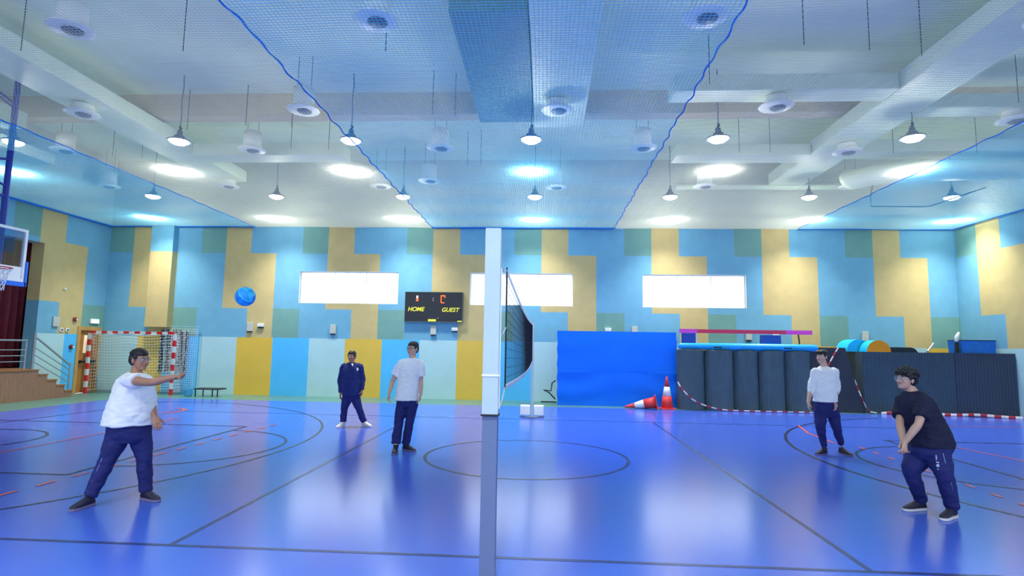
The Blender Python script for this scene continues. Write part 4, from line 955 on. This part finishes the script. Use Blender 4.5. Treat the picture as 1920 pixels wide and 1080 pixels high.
    for i, a in enumerate(arms):
        S_, E_, Wr = J(a[0]), J(a[1]), J(a[2]); L1 = (E_ - S_).length; L2 = (Wr - E_).length
        T = sleeves if not isinstance(sleeves, tuple) else sleeves[i]
        tt = T * (L1 + L2)
        pts = [S_.lerp(NB, .35) + Vector((0, 0, -.045)), S_]; rad = [.075, .068 if sl_r > .05 else .06]
        if tt <= L1:
            pts += [S_.lerp(E_, .5 * tt / L1), S_.lerp(E_, tt / L1)]; rad += [sl_r + .006, sl_r + .010]
        else:
            pts += [S_.lerp(E_, .5), E_, E_.lerp(Wr, (tt - L1) / L2 * .55), E_.lerp(Wr, (tt - L1) / L2)]; rad += [sl_r, sl_r - .004, sl_r - .010, sl_r - .022]
        limb(bm, pts, rad, 18, round1=False)
    obj(topname, remesh(bm, .009, 4, disp=wrinkle(Y0, .012)), top, root, smooth=True)
    bm = bmesh.new(); ringloft(bm, smoothrows([(J(r[:3]), r[3] * .95, r[4] * .92) for r in P['pelvis']]), cs, cf)
    for i, l in enumerate(legs):
        pts = [J(p) for p in l]; A = J(feet['ank'][i]); rad = list(feet['rad'][i])
        pts = pts + [A + Vector((0, 0, .0))]; pts.insert(1, pts[0].lerp(pts[1], .5)); limb(bm, pts, rad, 20, round1=False)
    obj('trousers', remesh(bm, .009, 9, disp=wrinkle(Y0 + 3, .011)), trous, root, smooth=True)
    for i in (0, 1): foot(root, J(feet['ank'][i]), feet['dir'][i], *shoes, L=feet.get('L', .28))
    return root, body, J, H
GB = mat('glasses_black', rgb(25, 25, 30), .3); GS = mat('glasses_silver', rgb(170, 178, 200), .25, .6)
# boy at left hitting the ball
Y0 = 6.05
r, b, J, H = person('person in white t-shirt and navy trousers at left, one arm stretched out after hitting', Y0, M_skin['a'], M_hair,
    dict(head=(262, 675), neck=(255, 700), pelvis=[(242, 785, 0, .20, .155), (243, 803, 0, .225, .17), (244, 818, 0, .215, .165), (245, 828, 0, .17, .14)]),
    hf=(.97, -.22, -.02), hs=.98, chest=(.66, -.75, 0),
    torso=[(241, 797, 0, .258, .20), (245, 777, 0, .25, .195), (249, 752, 0, .225, .18), (252, 728, 0, .200, .160), (254, 713, 0, .180, .14), (255, 704, 0, .135, .10), (256, 698, 0, .075, .075)],
    sleeves=.27, arms=[((237, 713, -.12), (283, 717, -.30), (327, 707, -.26)), ((271, 713, .12), (284, 757, .10), (290, 780, .02))],
    hands=[((1, -.05, -.02), (0, -.5, 1), .95, 1.45, 1), ((.5, -.2, -.9), (-.6, .6, -.2), 1, .35, 1)],
    hips=(243, 805), legs=[[(223, 812, -.05), (200, 866, -.13)], [(263, 812, .05), (270.5, 861, .06)]],
    feet=dict(ank=[(169, 929, -.2), (273, 921, .1)], rad=[(.118, .108, .082, .068), (.112, .10, .080, .066)], dir=[(-.12, -1), (.95, -.3)], L=.27),
    top=M_tee, glasses=GS, sl_r=.066)
def stripe(root, J, leg, off, name='side_stripe', r=.006):
    pts = crom([J(p) for p in leg], 6); obj(name, TB([p + Vector(off) for p in pts], [(r, .003)] * len(pts), 6), MATS['cloth_stripe'], root)
mat('cloth_stripe', rgb(170, 178, 220), .8)
stripe(r, J, [(206, 812, -.165), (199, 838, -.17), (189, 866, -.20), (163, 925, -.255)], (0, 0, 0))
# boy in navy jacket at the back
Y0 = 12.0
r, b, J, H = person('person in navy jacket and trousers with white shoes standing far back, left of the net', Y0, M_skin['a'], M_hair,
    dict(head=(659.5, 668.5), neck=(660, 680), pelvis=[(658.5, 735, 0, .19, .13), (658.5, 742, 0, .20, .135), (658.5, 749, 0, .18, .12), (658.5, 753, 0, .13, .10)]),
    hf=(-.05, -1, 0), hs=.98, chest=(.05, -1, 0),
    torso=[(658.7, 741, 0, .205, .15), (659, 730, 0, .205, .15), (659, 715, 0, .20, .145), (659, 700, 0, .195, .135), (659.5, 689, 0, .185, .12), (660, 683, 0, .14, .09), (660, 679.5, 0, .075, .075)],
    sleeves=1.0, arms=[((644, 687, 0), (638, 712, .03), (638.5, 736, -.03)), ((675, 687, 0), (680, 710, .03), (679, 731, -.03))],
    hands=[((0, -.1, -1), (1, 0, 0), .95, .5, 1), ((0, -.1, -1), (-1, 0, 0), .95, .5, -1)],
    hips=(659, 745), legs=[[(650, 748, 0), (645.5, 769, -.02)], [(667, 748, 0), (674, 769, -.02)]],
    feet=dict(ank=[(643.5, 791, -.05), (682, 789.5, .1)], rad=[(.10, .09, .07, .066), (.10, .09, .07, .066)], dir=[(-.25, -1), (.9, -.45)]),
    top=M_navyj, topname='jacket', trous=M_navy, shoes=(M_shoew, M_solew), sl_r=.062)
bm = bmesh.new(); f_ = [bm.verts.new(J(q)) for q in ((658, 681.5, -.10), (662.5, 681.5, -.10), (661, 686.5, -.135))]; f2 = [bm.verts.new(v.co + Vector((0, .02, 0))) for v in f_]; bm.faces.new(f_); bm.faces.new(f2[::-1])
for i in range(3): bm.faces.new((f_[i], f_[(i + 1) % 3], f2[(i + 1) % 3], f2[i]))
obj('collar', bm, M_tee, r)
bm = bmesh.new(); ellip(bm, J((670.3, 692.5, -.125)), (.022, .012, .035)); obj('chest_emblem', bm, M_tee, r, smooth=True)
# boy in white tee, middle
Y0 = 9.42
person('person with glasses in white t-shirt and navy trousers standing just left of the near post', Y0, M_skin['c'], M_hairb,
    dict(head=(773.5, 654.5), neck=(773, 670.5), pelvis=[(764, 742, 0, .17, .13), (763.5, 750, 0, .185, .135), (763, 757, 0, .18, .135), (762, 763, 0, .14, .11)]),
    hf=(-.42, -.9, .04), hs=1.0, chest=(-.12, -1, 0),
    torso=[(762, 750.5, 0, .195, .15), (763, 738, 0, .19, .15), (765, 720, 0, .185, .145), (768, 702, 0, .185, .14), (770, 686, 0, .18, .125), (771.5, 677.5, 0, .14, .10), (772.5, 671.5, 0, .072, .072)],
    sleeves=.42, arms=[((754, 680, 0), (736.5, 714, .05), (730, 737, -.02)), ((788, 681, 0), (789, 714, .03), (789, 739, -.02))],
    hands=[((-.1, -.1, -1), (.9, -.3, 0), .95, .55, 1), ((-.15, -.1, -1), (-1, 0, 0), .95, .4, -1)],
    hips=(763, 752), legs=[[(754, 757, 0), (748, 789, -.04)], [(773, 757, 0), (768.5, 789, 0)]],
    feet=dict(ank=[(742.5, 832, -.15), (760.5, 832, .05)], rad=[(.098, .09, .078, .078), (.098, .09, .074, .07)], dir=[(.15, -1), (.85, -.5)]),
    top=M_tee, glasses=GB, sl_r=.072)
# boy in white long sleeves, right back
Y0 = 10.15
person('person in white long sleeved top and navy joggers standing in front of the wedge mat', Y0, M_skin['c'], M_hair,
    dict(head=(1541, 669), neck=(1545, 687), pelvis=[(1549, 748, 0, .17, .125), (1549, 756, 0, .185, .13), (1549.5, 770, 0, .19, .135), (1550, 782, 0, .16, .12)]),
    hf=(-.86, -.5, .06), hs=.98, chest=(-.25, -.97, 0),
    torso=[(1547, 753.5, 0, .195, .145), (1547, 742, 0, .19, .145), (1546, 725, 0, .18, .14), (1545.5, 708, 0, .18, .13), (1545.5, 697, 0, .175, .12), (1545.5, 691.5, 0, .13, .09), (1545.5, 687, 0, .07, .07)],
    sleeves=.72, arms=[((1528, 697, 0), (1520.5, 727, .02), (1515.5, 754, -.05)), ((1565, 697, 0), (1570, 727, .03), (1564, 752, -.1))],
    hands=[((-.05, -.1, -1), (1, -.2, 0), .95, .6, 1), ((0, -.15, -1), (-.9, -.4, 0), 1, .4, -1)],
    hips=(1549, 757), legs=[[(1538.5, 765, 0), (1538.5, 802, -.05)], [(1560, 765, 0), (1568, 801, -.03)]],
    feet=dict(ank=[(1545.5, 838, 0), (1577.5, 833, .05)], rad=[(.105, .095, .075, .052), (.105, .095, .075, .052)], dir=[(-.85, -.5), (.35, -.95)]),
    top=M_tee, topname='long_sleeved_top', glasses=None, fringe=.02, sl_r=.06)
# crouching boy in dark t-shirt
Y0 = 6.6
r, b, J, H = person('person crouching in dark t-shirt and navy trousers at far right, forearms joined', Y0, M_skin['d'], M_hair,
    dict(head=(1698, 711), neck=(1711, 734), pelvis=[(1748, 822, 0, .20, .18), (1745, 836, 0, .225, .20), (1741, 850, 0, .215, .19), (1740, 862, 0, .16, .14)]),
    hf=(-.94, -.33, .10), hup=(.18, 0, 1), hs=.99, chest=(-.80, -.60, 0),
    torso=[(1746, 838, 0, .215, .205), (1745, 822, 0, .215, .205), (1738, 802, 0, .205, .20), (1727, 780, 0, .20, .185), (1719, 762, 0, .20, .165), (1714, 749, 0, .19, .125), (1711, 740, 0, .13, .09), (1710, 733, 0, .07, .07)],
    sleeves=.36, arms=[((1692, 757, .17), (1687, 794, .02), (1693, 829, -.14)), ((1733, 756, -.17), (1722, 795, -.24), (1697, 829, -.20))],
    hands=[((-.15, -.35, -.7), (.0, -1, .3), .95, .9, 1), ((-.25, -.2, -.7), (-.4, .9, .1), .95, .9, 1)],
    hips=(1745, 838), legs=[[(1724, 848, .10), (1709, 885, .0)], [(1758, 852, -.08), (1771, 893, -.18)]],
    feet=dict(ank=[(1727, 938, .15), (1786, 953, -.12)], rad=[(.128, .118, .085, .066), (.13, .115, .085, .070)], dir=[(-.95, -.25), (-.8, -.5)], L=.29),
    top=M_blk, trous=M_navy, glasses=GS, bushy=.018, fringe=.012, shoes=(M_shoe, M_solew), sl_r=.075, smile=1)
stripe(r, J, [(1768, 850, -.24), (1776, 880, -.22), (1783, 905, -.25), (1791, 948, -.19)], (0, 0, 0))
bm = bmesh.new()
for k, (qx, qy, w, h) in enumerate(((1755.5, 858, .012, .05), (1758, 867, .03, .012), (1758.5, 873, .03, .03), (1760, 880, .028, .012))):
    c = J((qx, qy, -.222)); ellip(bm, c, (w * .6, .006, h * .6))
obj('leg_print', bm, MATS['cloth_stripe'], r)
#PEOPLE-END#
